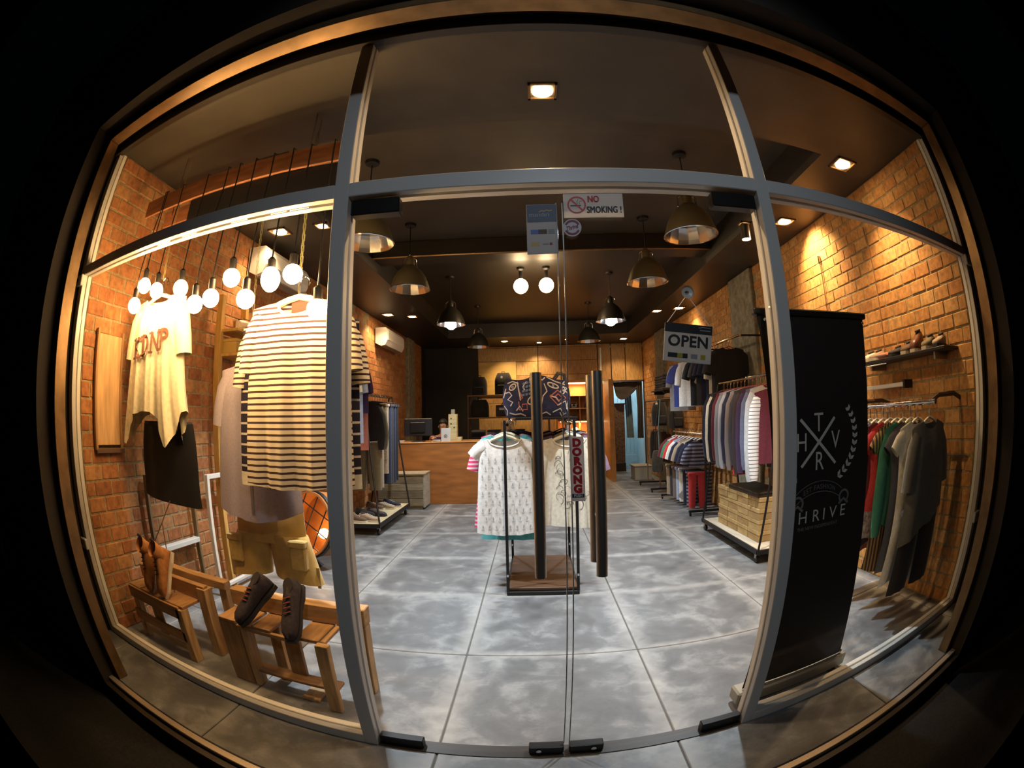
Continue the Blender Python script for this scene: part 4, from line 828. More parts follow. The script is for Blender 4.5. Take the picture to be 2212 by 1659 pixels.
# ringer tee rail on wheels
T = thing('clothes_rack', 'black wheeled rack of small ringer tees, trousers on a lower bar', 'clothes rack', (2.3, 5.4, 0))
tube_part([(2.30, 4.60, 1.09), (2.30, 6.0, 1.09)], .014, 'rail', CHROME, T); tube_part([(2.33, 4.60, .60), (2.33, 6.0, .60)], .012, 'lower_rail', STEEL, T)
for y in (4.60, 6.0):
    tube_part([(2.30, y, .06), (2.30, y, 1.40 if y > 5 else 1.09)], .014, 'upright', BLACKM, T, 8); part(MB().rbox(2.06, 2.56, y-.02, y+.02, .05, .08, .004), 'foot_bar', BLACKM, T)
    for x in (2.08, 2.54): m = MB(); m.lathe([(.02, -.012), (.025, 0), (.02, .012)], (x, y, .026), 12, Matrix.Rotation(PI/2, 4, 'Y'), True, True); m.build('caster', BLACKM, T, smooth=True)
RT = lambda seed, L=.36: G(.185, .19, L, .075, .04, .04, .42, 0, None, seed, .3, 6)
cols = [('navy and grey striped tee nearest the trolley', stripes('stripe_slate', (.25, .25, .33), (.03, .03, .07), .05, .5), None), ('midnight ringer tee beside the slate striped one', C_NAVY, C_NAVY), ('cream ringer tee with yellow edge', C_CREAM, C_NAVY), ('sand brown ringer tee in the row', C_TAN, C_TAN), ('pale pink ringer tee in the row', cloth('cloth_blush', (.55, .42, .42)), C_NAVY), ('sky blue and white ringer tee', C_PALEB, C_WHITE), ('scarlet red small ringer tee', C_RED, C_RED), ('off white ringer tee with green cuff', C_WHITE, C_GREEN), ('wine coloured tee at the pole of the wheeled rack', C_MAROON, C_MAROON)]
rail_row(2.30, 1.09, [4.74+.145*i for i in range(9)], [('tee', lb, 'shirt', mt, RT(i+20), 'short', 0, .02, {'smat': sm}) for i, (lb, mt, sm) in enumerate(cols)], WHITEP, 'ringer tees on the wheeled rack', True, 'on the wheeled rack')
def trousers(label, loc, L, mat, w=.17, rz=0, group=None, d=.035):
    T = thing('trousers', label, 'trousers', loc, group); T.rotation_euler = (0, 0, rz)
    part(MB().rbox(-w-.004, w+.004, -d-.002, d+.002, -.035, .005, .008), 'waistband', mat, T, world=False)
    for sd in (-1, 1):
        m = MB(); m.loft([[(sd*(w*.5+.012*t) + (w*.5-.018*t)*math.cos(2*PI*k/10), d*math.sin(2*PI*k/10), -.03-(L-.03)*t) for k in range(10)] for t in (0, .35, .7, 1)]); m.build('leg', mat, T, world=False, smooth=True, angle=80)
    return T
for i, (lb, mt) in enumerate((('red trousers at the near end of the lower bar', C_RED), ('navy and white check trousers on the lower bar', MATS['stripe_slate']), ('navy trousers on the lower bar', C_NAVY), ('white trousers with a yellow edge on the lower bar', C_WHITE), ('white trousers with a blue edge on the lower bar', C_PALEB), ('taupe trousers on the lower bar', MATS['cloth_taupe']), ('dark navy trousers by the pole', C_CHAR), ('pale stone trousers, last on the lower bar', C_TAN))):
    trousers(lb, (2.31 if i else 2.22, 4.72+.165*i, .57), .48, mt, .19 if i else .13, .04*(-1)**i, 'trousers under the ringer tees')
T = thing('price_card', 'small white diamond card hanging under the ringer tees', 'card', (2.13, 5.10, .20)); m = MB(); m.box(-.05, .05, -.002, .002, -.05, .05, Matrix.Translation((2.13, 5.10, .20)) @ Matrix.Rotation(PI/4, 4, 'Y')); m.build('card', SIGNW, T); tube_part([(2.13, 5.10, .27), (2.13, 5.10, .50)], .002, 'string', WHITEP, T, 4)

# ================================================================== TROUSER TROLLEY AND TEES ON THE COUNTER SIDE
T = thing('clothes_trolley', 'black wheeled trolley with slanting rods, trousers above and shoes on its deck', 'clothes rack', (-2.1, 4.7, 0))
part(MB().rbox(-2.42, -1.84, 3.84, 5.22, .12, .15, .004), 'deck', wood('cream_deck', (.58, .49, .30), .15, 4, (5, 1, 5), .6), T)
part(MB().rbox(-1.84, -1.822, 3.83, 5.23, .10, .155, .002), 'deck_edge', BLACKM, T)
for y in (3.835, 5.225): part(MB().rbox(-2.42, -1.83, y-.012, y+.012, .10, .15, .002), 'end_bar', BLACKM, T)
for y, yt in ((3.85, 4.30), (5.22, 5.54)):
    tube_part([(-1.83, y, .13), (-2.17, yt, 1.715)], .012, 'upright', BLACKM, T, 8); tube_part([(-2.42, y, .13), (-2.22, yt, 1.715)], .012, 'upright', BLACKM, T, 8)
tube_part([(-2.19, 4.26, 1.715), (-2.19, 5.58, 1.725)], .016, 'rail', CHROME, T)
for x in (-1.87, -2.38):
    for y in (3.92, 5.14): m = MB(); m.lathe([(.035, -.014), (.04, 0), (.035, .014)], (x, y, .04), 14, Matrix.Rotation(PI/2, 4, 'Y'), True, True); c = m.build('caster', BLACKM, T, smooth=True); part(MB().rbox(x-.018, x+.018, y-.014, y+.014, .05, .11, .003), 'fork', STEEL, c)
JK = lambda s, L=.50: G(.22, .235, L, .08, .04, .03, .28, 0, None, s, .3, 6)
garment('jacket', 'black jacket first on the trouser trolley, street end', 'jacket', (-2.19, 4.335, 1.625), JK(41), C_BLACK, .45, 0, None, None, C_BLACK, 9, 6)
garment('jacket', 'black jacket behind the first one, khaki lining edge', 'jacket', (-2.18, 4.425, 1.625), JK(42), C_BLACK, .45, 0, None, C_OLIVE, None, 9, 6)
for i, (lb, y, mt, L, zz) in enumerate((('olive khaki trousers under the black jackets', 4.42, C_OLIVE, .62, 1.09), ('sand trousers under the black jackets', 4.56, C_TAN, .60, 1.09), ('leaf patterned khaki trousers in mid rail', 4.70, pm('cloth_leaf', (.17, .12, .06), .9, 0, (45, .7)), .80, 1.60), ('tan chino trousers in mid rail', 4.83, C_TAN, .95, 1.60), ('indigo jeans with a white label', 4.98, cloth('denim', (.02, .026, .055), .4, 70), 1.1, 1.60), ('dark jeans next to the indigo pair', 5.12, C_CHAR, 1.12, 1.60), ('ink blue jeans toward the counter', 5.26, MATS['denim'], 1.12, 1.60), ('black jeans, last before the counter', 5.42, C_BLACK, 1.1, 1.60))):
    y = 4.36 + (y-4.36)*.78
    trousers(lb, (-2.17, y, zz), L, mt, .20, .05*(-1)**i, 'trousers on the trolley', .045)
    if zz > 1.5: hanger('clip hanger over the ' + lb.split(',')[0], (-2.17, y, 1.63), .17, BLACKM, 'clip hangers', 0, .006, True, .02)
for i, (x, y, lb, mt, so, nm) in enumerate(((-2.16, 3.98, 'brown boat shoe at the street end of the cream deck', C_BROWN, SOLEW, 'boat_shoe'), (-2.02, 4.03, 'tan boat shoe with white sole on the cream deck', C_TAN, SOLEW, 'boat_shoe'), (-2.18, 4.32, 'black shoe pair half on the deck, inner one', C_BLACK, SOLEK, 'low_shoe'), (-2.04, 4.36, 'black shoe on the deck next to its partner', C_CHAR, SOLEK, 'low_shoe'), (-2.20, 4.78, 'brown canvas shoe in the middle of the deck', C_BROWN, SOLEW, 'canvas_shoe'), (-2.06, 4.84, 'beige canvas shoe in the middle of the deck', C_TAN, SOLEW, 'canvas_shoe'), (-2.03, 5.0, 'navy canvas shoe at the counter end of the deck', C_NAVY, SOLEW, 'canvas_shoe'))):
    shoe(lb, (x-.12, y, .151), (.95, -.25, 0), (0, 0, 1), mt, so, .27, .075, name=nm, lace=INKW if so is SOLEW else None)
T = thing('wall_rail', 'short wall rail of tees high beside the second upright, mostly hidden', 'clothes rail', (-2.25, 3.8, 2.2)); tube_part([(-2.2, 3.55, 2.17), (-2.2, 4.1, 2.17)], .014, 'rail', CHROME, T)
for y in (3.57, 4.08): tube_part([(-2.2, y, 2.17), (XL+.005, y, 2.17)], .012, 'wall_arm', BLACKM, T, 8)
rail_row(-2.2, 2.17, [3.62, 3.75, 3.88, 4.0], [('tee', 'cream sleeved tee seen past the upright', 'shirt', C_CREAM, TE(51, .62), 'droop', 0, 0), ('tee', 'pale blue long tee seen past the upright', 'shirt', C_PALEB, TE(52, .95), 'droop', .02, 0), ('tee', 'purple tee behind the pale blue one', 'shirt', C_PURPLE, TE(53, .6), 'droop', .04, 0), ('tee', 'orange tee low behind the pale blue one', 'shirt', CORAL, TE(54, 1.05), 'droop', -.01, 0)], BLACKM, 'tees on the short wall rail', True, 'on the short wall rail')

# ================================================================== CENTRE RACK
T = thing('display_rack', 'dark two sided floor rack facing the doors with a wooden base', 'clothes rack', (.05, 2.5, 0))
DW = wood('dark_base', (.085, .045, .025), .3, 5, (1, 6, 6), .4)
part(MB().rbox(-.21, .325, 2.06, 2.93, .03, .055, .004), 'base_board', DW, T)
for y in (2.045, 2.94): part(MB().rbox(-.225, .34, y-.012, y+.012, .0, .03, .003), 'base_bar', BLACKM, T)
for x in (-.215, .33): part(MB().rbox(x-.012, x+.012, 2.057, 2.928, .0, .03, .003), 'base_bar', BLACKM, T)
for x in (-.215, .33):
    for y in (2.045, 2.94):
        u = part(MB().rbox(x-.011, x+.011, y-.011, y+.011, .03, 1.36, .002), 'upright', BLACKM, T); m = MB(); m.lathe([(.014, -.01), (.014, .01)], (x, y, .16), 10, cap0=True, cap1=True); m.build('clamp', CHROME, u, smooth=True)
part(MB().rbox(-.13, .36, 2.05, 2.95, 1.36, 1.378, .003), 'top_shelf', BLACKM, T)
for x in (-.195, .295):
    tube_part([(x, 2.06, 1.325), (x, 2.93, 1.325)], .012, 'rail', CHROME, T)
    part(MB().rbox(x-.05, x+.06, 2.058, 2.066, 1.27, 1.35, .004), 'clear_bracket', CLEARP, T)
CT = lambda s, L, wh=.24, hf=None: G(.215, wh, L, .135, .065, .036, .24, .0, hf, s, .28, 10)
g1 = CT(61, .745, .235, lambda u: -.018*(1-u*u))
A = garment('tee', 'white tee printed with tiny anchors, front of the rack behind the door handle', 'shirt', (-.225, 2.17, 1.215), g1, cloth('cloth_anchor', (.80, .78, .74)), 'cap', 0, None, None, C_WHITE, 33, 14)
m = MB()
for r in range(10):
    for c in range(9):
        cx = -.21 + c*.054 + (.027 if r % 2 else 0); cz = -.11 - r*.066
        if abs(cx) > .205 or (r == 0 and abs(cx) < .11): continue
        fn = gfn(g1, .004, cx, cz)
        stroke(m, [(0, .014), (0, -.016)], .0024, fn); stroke(m, [(-.007, .008), (.007, .008)], .002, fn); stroke(m, [(-.011, -.010), (-.006, -.016), (0, -.018), (.006, -.016), (.011, -.010)], .0026, fn); stroke(m, arc(0, .018, .004, 0, 360, 6), .0018, fn)
m.build('anchor_print', pm('print_grey', (.2, .2, .22), .8), A, world=False, kind='stuff')
g2 = CT(62, .70, .25, lambda u: -.02*u)
Bt = garment('tee', 'ivory tee with a scribbled ink drawing, behind the push sign', 'shirt', (.295, 2.17, 1.21), g2, cloth('cloth_ivory_tee', (.78, .73, .60)), 'droop', 0, None, None, C_CREAM, 33, 14)
m = MB(); rr = random.Random(5)
for k in range(26):
    t = k/26; cx = -.10 + .14*t*rr.random() + (.12 if k % 3 == 0 else 0); cz = -.14 - .42*t + rr.uniform(-.03, .03); a0 = rr.uniform(0, 360); r = rr.uniform(.014, .034)
    stroke(m, arc(cx, cz, r, a0, a0+rr.uniform(140, 300), 9, r*rr.uniform(.6, 1.5)), rr.uniform(.0025, .0055), gfn(g2, .004))
m.build('ink_drawing', pm('print_ink', (.15, .13, .10), .8), Bt, world=False, kind='stuff')
for (x, sd) in ((-.225, 0), (.295, 1)): hanger('moulded cream hanger at the front of the rack, %s' % ('in the ivory tee' if sd else 'in the anchor tee'), (x, 2.17, 1.225), .20, CREAMP, None, 0, .014)
PK = stripes('stripe_pink', (.70, .52, .52), (.72, .05, .16), .034, .55)
rows = [(-.21, 2.29, 'aqua blouse just behind the anchor tee', C_TEAL, CT(63, .85, .23), 'cap', 1.235), (-.225, 2.41, 'pink and white striped tee showing beside the anchor tee', PK, CT(64, .78, .285), 'short', 1.24), (-.20, 2.53, 'purple tee on the anchor side of the rack', C_PURPLE, CT(65, .62), 'short', 1.25), (-.20, 2.66, 'blue patterned top deep in the rack, anchor side', cloth('cloth_bluepat', (.05, .16, .26), .6, 20), CT(66, .92), 'cap', 1.24), (-.20, 2.80, 'black tee at the back of the rack, anchor side', C_BLACK, CT(67, .66), 'short', 1.25),
        (.30, 2.34, 'mauve tee behind the ivory one', cloth('cloth_mauve', (.20, .13, .19)), CT(68, .66), 'short', 1.225), (.305, 2.47, 'maroon tee on the push sign side of the rack', C_MAROON, CT(69, .64), 'short', 1.235), (.31, 2.59, 'sand sleeved tee reaching out past the big handle', C_TAN, CT(70, .66, .275), 'short', 1.24), (.31, 2.72, 'aqua hemmed white tee on the push sign side', C_PALEB, CT(71, .80, .275), 'droop', 1.24), (.30, 2.86, 'navy tee at the back of the rack, push sign side', C_NAVY, CT(72, .66), 'short', 1.25)]
for x, y, lb, mt, g, sl, z in rows:
    garment('tee', lb, 'shirt', (x, y, z), g, mt, sl, random.uniform(-.08, .08), 'tees on the centre rack', None, None, 17, 10); hanger('slim hanger in the ' + lb.split(' on ')[0].split(' at ')[0], (x, y, z+.005), .185, CREAMP if y < 2.5 else BLACKM, 'hangers on the centre rack', 0, .008)
# patterned bag on the shelf
T = thing('patterned_bag', 'navy drawstring bag covered in chalk white and coral line motifs', 'bag', (.045, 2.42, 1.379))
BW, BH, BD = .292, .345, .085
def bagpt(u, v, off=0):        # u across -1..1, v up 0..1 on the front
    e = (1-abs(u)**5)*.9 + .1; f = math.sin(PI*min(1, max(0, .06+.88*v)))**.45
    return (.045 + u*BW*(.90+.10*math.sin(PI*v)) , 2.42 - BD*max(.05, e**.5*f)*(1+.07*math.sin(6*u+4*v)) - off, 1.379 + v*(BH + .018*math.sin(5*u+1) - .02*abs(u)**3))
m = MB(); nu, nv = 25, 15
F = [bagpt(-1+2*i/(nu-1), j/(nv-1)) for j in range(nv) for i in range(nu)]; R_ = [(p[0], 2*2.42-p[1], p[2]) for p in F]
q = [(j*nu+i, j*nu+i+1, (j+1)*nu+i+1, (j+1)*nu+i) for j in range(nv-1) for i in range(nu-1)]
m.add(F, q); m.add(R_, [tuple(reversed(f)) for f in q])
edge = [i for i in range(nu)] + [j*nu+nu-1 for j in range(1, nv)] + [(nv-1)*nu+i for i in range(nu-2, -1, -1)] + [j*nu for j in range(nv-2, 0, -1)]
o = len(F); m.f += [(edge[k], edge[(k+1) % len(edge)], o+edge[(k+1) % len(edge)], o+edge[k]) for k in range(len(edge))]
m.build('bag_body', cloth('bag_navy', (.028, .032, .085), .3, 18), T, smooth=True, angle=60)
bf = lambda u, v: bagpt(u, v, .004)
CHALK = pm('print_chalk', (.74, .68, .62), .8); CORP = pm('print_coral', (.55, .17, .13), .8)
mc = MB(); mr = MB(); mb_ = MB()
for cx, cy, a, b, rot in ((-.72, .80, .12, .07, .9), (-.12, .42, .15, .09, .6), (.52, .80, .16, .06, -.1), (-.05, .22, .09, .07, .2), (.80, .70, .12, .05, 1.2)):
    P = [(cx + a*math.cos(t)*math.cos(rot) - b*math.sin(t)*math.sin(rot)*1.0, cy + a*math.cos(t)*math.sin(rot)*.8 + b*math.sin(t)*math.cos(rot)) for t in [2*PI*k/18 for k in range(19)]]
    stroke(mc, P, .034, bf); stroke(mc, arc(cx, cy, b*.4, 0, 360, 8), .016, bf)
for P in ([(-.95, .62), (-.8, .66), (-.72, .58), (-.84, .46), (-.70, .40), (-.78, .30)], [(-.60, .95), (-.52, .72), (-.46, .45)], [(-.2, .98), (-.15, .78), (.05, .80)], [(.35, .98), (.60, .93), (.9, .86)], [(.62, .30), (.85, .42), (.92, .20)], [(.5, .12), (.72, .22), (.84, .08)], [(-.85, .12), (-.68, .08), (-.5, .10), (-.35, .04)], [(.92, .95), (.78, .84), (.93, .76), (.8, .62)], [(.40, .52), (.58, .50), (.66, .40)]): stroke(mc, P, .034, bf)
for P in ([(-.97, .30), (-.90, .18), (-.95, .06)], [(-.62, .18), (-.5, .3), (-.42, .16)], [(-.9, .88), (-.75, .95), (-.55, .90)], [(.15, .30), (.2, .5), (.32, .62), (.25, .8)], [(.1, .06), (.3, .12), (.45, .05)], [(.72, .12), (.8, .02), (.92, .1)], [(.70, .66), (.82, .72), (.94, .62)], [(-.3, .92), (-.4, .80), (-.34, .70)], [(.1, .95), (.2, .88), (.3, .96)], [(-.92, .74), (-.97, .5)], [(.95, .5), (.9, .3), (.97, .15)]): stroke(mc, P, .030, bf)
for P in ([(.40, .50), (.64, .70), (.86, .50), (.64, .30), (.40, .50)], [(.52, .50), (.64, .60), (.75, .50), (.64, .41), (.57, .47)]): stroke(mr, P, .034, bf)
for P in ([(-.52, .42), (-.52, .20), (-.28, .20), (-.28, .34), (-.42, .34), (-.42, .27)], [(-.10, .38), (.02, .34), (-.10, .14), (.04, .14)], [(-.48, .66), (-.40, .50), (-.50, .48)]): stroke(mr, P, .036, bf)
for r in range(4):
    for c in range(5):
        u, v = -.38 + c*.1, .58 + r*.10; s_ = .036; mb_.add([bf(u-s_, v-s_*.8), bf(u+s_, v-s_*.8), bf(u+s_, v+s_*.8), bf(u-s_, v+s_*.8)], [(0, 1, 2, 3)])
mc.build('chalk_motifs', CHALK, T, kind='stuff'); mr.build('coral_motifs', CORP, T, kind='stuff'); mb_.build('blue_grid', pm('print_steel_blue', (.16, .24, .42), .8), T, kind='stuff')
m = MB(); m.tube([(.20, 2.42, 1.70), (.24, 2.40, 1.755), (.29, 2.40, 1.74), (.30, 2.42, 1.68)], .018, 6); m.build('gathered_strap', cloth('bag_strap', (.10, .095, .10), .5, 30), T, smooth=True)

# ================================================================== SIGNS ON THE DOORS
def plate(T, name, x0, x1, z0, z1, y, mat, t=.003): return part(MB().rbox(x0, x1, y-t, y, z0, z1, .001), name, mat, T)
def flat(mb, y): return lambda u, v: (u, y, v)
YS = .038
T = thing('no_smoking_sign', 'white NO SMOKING ! sticker with red prohibition ring at the top of the door', 'sign', (.245, YS, 2.10)); plate(T, 'plate', .135, .353, 2.098, 2.192, YS, SIGNW)
m = MB(); stroke(m, arc(.183, 2.147, .031, 0, 360, 28), .006, flat(m, YS-.0045)); stroke(m, [(.162, 2.169), (.204, 2.125)], .006, flat(m, YS-.0047)); m.build('prohibition_ring', SIGNR, T)
m = MB(); m.add([(x, YS-.0042, z) for x, z in ((.160, 2.142), (.198, 2.142), (.198, 2.147), (.160, 2.147))], [(0,1,2,3)]); m.build('cigarette', SIGNK, T)
m = MB(); stroke(m, [(.186, 2.152), (.184, 2.160), (.188, 2.166), (.186, 2.170)], .003, flat(m, YS-.0042)); stroke(m, [(.194, 2.150), (.192, 2.157), (.197, 2.163), (.203, 2.160)], .003, flat(m, YS-.0042)); m.build('smoke_curls', pm('sign_grey', (.3, .3, .3), .6), T)
m = MB(); [addtext(m, 'NO', .036, (lambda dx, dy: lambda u, v: (.244+u*.74+dx, YS-.0042-abs(dx)*.05-dy*.03, 2.168+v+dy))(dx, dy)) for dx in (-.0016, -.0005, .0005, .0016) for dy in (-.0005, .0005)]; m.build('red_words', SIGNR, T)
m = MB(); [addtext(m, 'SMOKING !', .036, (lambda dx, dy: lambda u, v: (.282+u*.68+dx, YS-.0042-abs(dx)*.05-dy*.03, 2.126+v+dy))(dx, dy), spacing=1.04) for dx in (-.0013, -.0004, .0004, .0013) for dy in (-.0005, .0005)]; m.build('black_words', SIGNK, T)
T = thing('round_sticker', 'small round white sticker with maroon lettering under the smoking sign', 'sticker', (.163, YS, 2.06)); m = MB(); m.lathe([(.033, 0), (.033, .003)], (.163, YS, 2.061), 28, Matrix.Rotation(PI/2, 4, 'X'), True, True); m.build('disc', pm('sticker_pink', (.58, .52, .52), .5), T)
m = MB(); mm = pm('print_maroon', (.28, .05, .09), .6); addtext(m, 'Thrive', .022, lambda u, v: (.163+u*.72, YS-.0045, 2.061+v+u*.18), bold=.0006); stroke(m, arc(.163, 2.061, .025, 25, 155, 12), .007, flat(m, YS-.0045)); stroke(m, arc(.163, 2.061, .025, 205, 335, 12), .007, flat(m, YS-.0045)); m.build('lettering', mm, T)
T = thing('bank_sticker', 'tall navy and pale blue card payment sticker by the door edge', 'sticker', (.056, YS, 1.966)); plate(T, 'plate', .0, .111, 1.966, 2.154, YS, signmat('sign_paleblue', (.42, .45, .50))); plate(T, 'navy_header', .003, .108, 2.085, 2.151, YS-.003, pm('sign_navy_soft', (.035, .055, .105), .5), .001)
m = MB(); addtext(m, 'mandiri', .024, lambda u, v: (.046+u, YS-.0052, 2.112+v)); m.build('bank_name', pm('print_pale', (.45, .48, .52), .6), T)
m = MB(); stroke(m, [(.045, 2.122), (.055, 2.128), (.064, 2.125), (.074, 2.130), (.083, 2.126), (.093, 2.129)], .004, flat(m, YS-.0052)); m.build('gold_ribbon', SIGNG, T)
for nm, x0, x1, z0, z1, mt in (('card_logo', .014, .042, 2.040, 2.057, SIGNB), ('card_logo', .042, .072, 2.040, 2.057, pm('sign_olive', (.09, .07, .03), .6)), ('card_logo', .077, .10, 2.040, 2.057, pm('sign_grey', (.3, .3, .3), .6)), ('card_logo', .014, .044, 1.995, 2.010, SIGNG), ('card_logo', .056, .076, 1.999, 2.005, pm('sign_grey', (.3, .3, .3), .6)), ('card_logo', .080, .090, 1.998, 2.007, MATS['print_maroon'])): plate(T, nm, x0, x1, z0, z1, YS-.003, mt, .001)
T = thing('push_sign', 'tall grey DORONG PUSH sign stuck beside the big door handle', 'sign', (.152, YS, 1.10)); plate(T, 'plate', .127, .176, 1.10, 1.319, YS, signmat('sign_silver', (.80, .80, .82), .6))
m = MB()
for i, ch in enumerate('DORONG'): addtext(m, ch, .036, (lambda k: lambda u, v: (.1515+u*1.05, YS-.0045, 1.297-.0313*k+v))(i), bold=.0026)
m.build('red_letters', SIGNR, T); plate(T, 'navy_strip', .131, .172, 1.112, 1.125, YS-.003, SIGNN, .001); m = MB(); addtext(m, 'PUSH', .012, lambda u, v: (.1515+u, YS-.0055, 1.1185+v), bold=.0005); m.build('push_word', INKW, T)
# OPEN board hung from a suction hook
T = thing('open_sign', 'white OPEN board with black header hanging askew from a suction hook', 'sign', (.565, .068, 1.56))
Mo = Matrix.Translation((.565, .075, 1.638)) @ Matrix.Rotation(math.radians(6.5), 4, 'Y')
def om(mb): mb.v = [tuple(Mo @ Vector(v)) for v in mb.v]; return mb
om(MB().rbox(-.088, .088, -.003, .003, -.069, .069, .002)).build('board', signmat('sign_greywhite', (.60, .63, .65)), T); om(MB().rbox(-.088, .088, -.0045, -.003, .036, .069, .0005)).build('black_header', SIGNK, T)
m = MB(); addtext(m, 'OPEN', .056, lambda u, v: (u, -.0045, .004+v), bold=.0018, spacing=1.05); om(m).build('open_word', SIGNK, T)
for x0, x1, mt in ((-.072, -.038, SIGNK), (-.038, -.018, pm('sign_yellow', (.45, .36, .02), .5)), (-.018, .0, SIGNK), (.012, .036, MATS['sign_grey']), (.048, .066, MATS['sign_yellow'])): om(MB().rbox(x0, x1, -.0042, -.003, -.055, -.038, .0004)).build('card_logo', mt, T)
m = MB(); stroke(m, [(.035, .058), (.05, .062), (.08, .060)], .003, lambda u, v: (u, -.006, v)); stroke(m, [(.04, .050), (.08, .050)], .004, lambda u, v: (u, -.006, v)); om(m).build('header_mark', MATS['sign_grey'], T)
m = MB(); a = Mo @ Vector((-.082, 0, .066)); b = Mo @ Vector((.082, 0, .066)); m.tube([a, (.572, .07, 1.815), b], .0018, 5); m.build('string', WHITEP, T)
T = thing('suction_hook', 'clear suction hook on the glass holding the open board', 'hook', (.570, .052, 1.82)); m = MB(); m.lathe([(.024, 0), (.020, .008), (.008, .012), (.006, .022)], (.570, .0525, 1.82), 20, Matrix.Rotation(-PI/2, 4, 'X'), cap1=True); m.build('suction_cup', pm('milky_plastic', (.70, .62, .52), .3), T, smooth=True); tube_part([(.570, .07, 1.822), (.572, .078, 1.812), (.572, .07, 1.806)], .003, 'hook_tip', CHROME, T, 6)

# ================================================================== ROLL UP BANNER
T = thing('rollup_banner', 'tall black roll up banner with white crossed letters emblem inside the window', 'banner', (1.25, .2, 0))
BY = .185; m = MB(); n = 13; F = []
for j in range(21):
    v = j/20; z = .11 + v*1.665; hw = .315 - .012*v - .032*math.sin(PI*v)**.8; cx = 1.25 - .045*v
    for i in range(n): u = -1+2*i/(n-1); F.append((cx + u*hw, BY + .012*math.sin(PI*v)*(1-u*u), z))
m.add(F, [(j*n+i, j*n+i+1, (j+1)*n+i+1, (j+1)*n+i) for j in range(20) for i in range(n-1)]); o2 = len(F); m.add([(x, y+.002, z) for x, y, z in F], [(j*n+i, (j+1)*n+i, (j+1)*n+i+1, j*n+i+1) for j in range(20) for i in range(n-1)])
m.build('banner_sheet', pm('banner_black', (.016, .012, .011), .55), T, smooth=True)
part(MB().rbox(.905, 1.60, BY-.04, BY+.075, .028, .105, .010), 'base_case', pm('base_silver', (.34, .31, .24), .4, .4), T, smooth=True)
for x in (1.0, 1.52): part(MB().rbox(x-.02, x+.02, BY-.09, BY+.12, 0, .03, .006), 'foot', BLACKM, T)
part(MB().rbox(.885, 1.525, BY-.015, BY+.02, 1.765, 1.792, .006), 'top_rail', BLACKM, T); tube_part([(1.26, BY+.03, .10), (1.26, BY+.03, 1.765)], .008, 'support_pole', STEEL, T, 8)
for x, x2 in ((.93, .955), (1.49, 1.555)):
    m = MB(); m.sphere((x, BY-.017, 1.745), .008, 8, 6); m.build('eyelet', CHROME, T, smooth=True); m = MB(); m.sphere((x2, BY-.012, .125), .010, 8, 6); m.build('end_cap', CHROME, T, smooth=True)
bn = lambda u, v: (u, BY - .004 + .012*math.sin(PI*(v-.11)/1.665)*max(0, 1-((u-1.26)/.32)**2), v)
m = MB(); stroke(m, [(1.084, 1.343), (1.186, 1.245), (1.286, 1.148)], .013, bn); stroke(m, [(1.278, 1.343), (1.186, 1.245), (1.090, 1.148)], .013, bn); m.build('crossed_strokes', INKW, T)
for ch, x, z, s_ in (('T', 1.185, 1.323, .112), ('H', 1.091, 1.245, .108), ('V', 1.284, 1.245, .108), ('R', 1.190, 1.162, .112)):
    m = MB(); addtext(m, ch, s_, (lambda x, z: lambda u, v: bn(x+u*.80, z+v))(x, z)); m.build('emblem_letter', INKW, T)
m = MB()
for sd in (1, -1):
    for k in range(11):
        t = k/10; a = math.radians(-58 + 92*t); cx = 1.186 + sd*.222*math.cos(a); cz = 1.245 + .20*math.sin(a)+.01
        tx, tz = -sd*math.sin(a), math.cos(a)
        for side in (1, -1):
            nx, nz = math.cos(a)*sd*side, math.sin(a)*side; dx, dz = tx*.8+nx*.5, tz*.8+nz*.5; l = .038*(1-.25*t)
            P0 = (cx, cz); P2 = (cx+dx*l, cz+dz*l); mx_, mz_ = (cx+dx*l*.5, cz+dz*l*.5); px_, pz_ = -dz*.009, dx*.009
            m.add([bn(*P0), bn(mx_+px_, mz_+pz_), bn(*P2), bn(mx_-px_, mz_-pz_)], [(0, 1, 2, 3)])
m.build('laurel_leaves', INKW, T, kind='stuff')
m = MB(); RBM = pm('print_faint', (.22, .20, .18), .7); stroke(m, arc(1.20, .92, .19, 45, 140, 16, .16), .003, bn); stroke(m, arc(1.20, .88, .19, 48, 138, 16, .155), .003, bn)
for cx in (1.078, 1.352): stroke(m, arc(cx, .995, .028, -40, 220, 10), .010, bn); stroke(m, [(cx-.03, .965), (cx, .985), (cx+.03, .962)], .012, bn)
vs, fs = text2d('EST FASHION', .03, 0, 1.1)
m.add([bn(1.20 + (.19)*math.sin(u/.19), .905 + .155*math.cos(u/.19) - .005 + v) for u, v in vs], fs); m.build('ribbon', RBM, T)
for i, ch in enumerate('THRIVE'): m = MB(); addtext(m, ch, .075, (lambda x: lambda u, v: bn(x+u, .93+v))((1.035, 1.112, 1.187, 1.235, 1.290, 1.352)[i])); m.build('name_letter', INKW, T)
m = MB(); addtext(m, 'THE NEW INDEPENDENT', .021, lambda u, v: bn(1.205+u, .882+v)); m.build('tagline', pm('print_dim', (.28, .24, .22), .7), T)

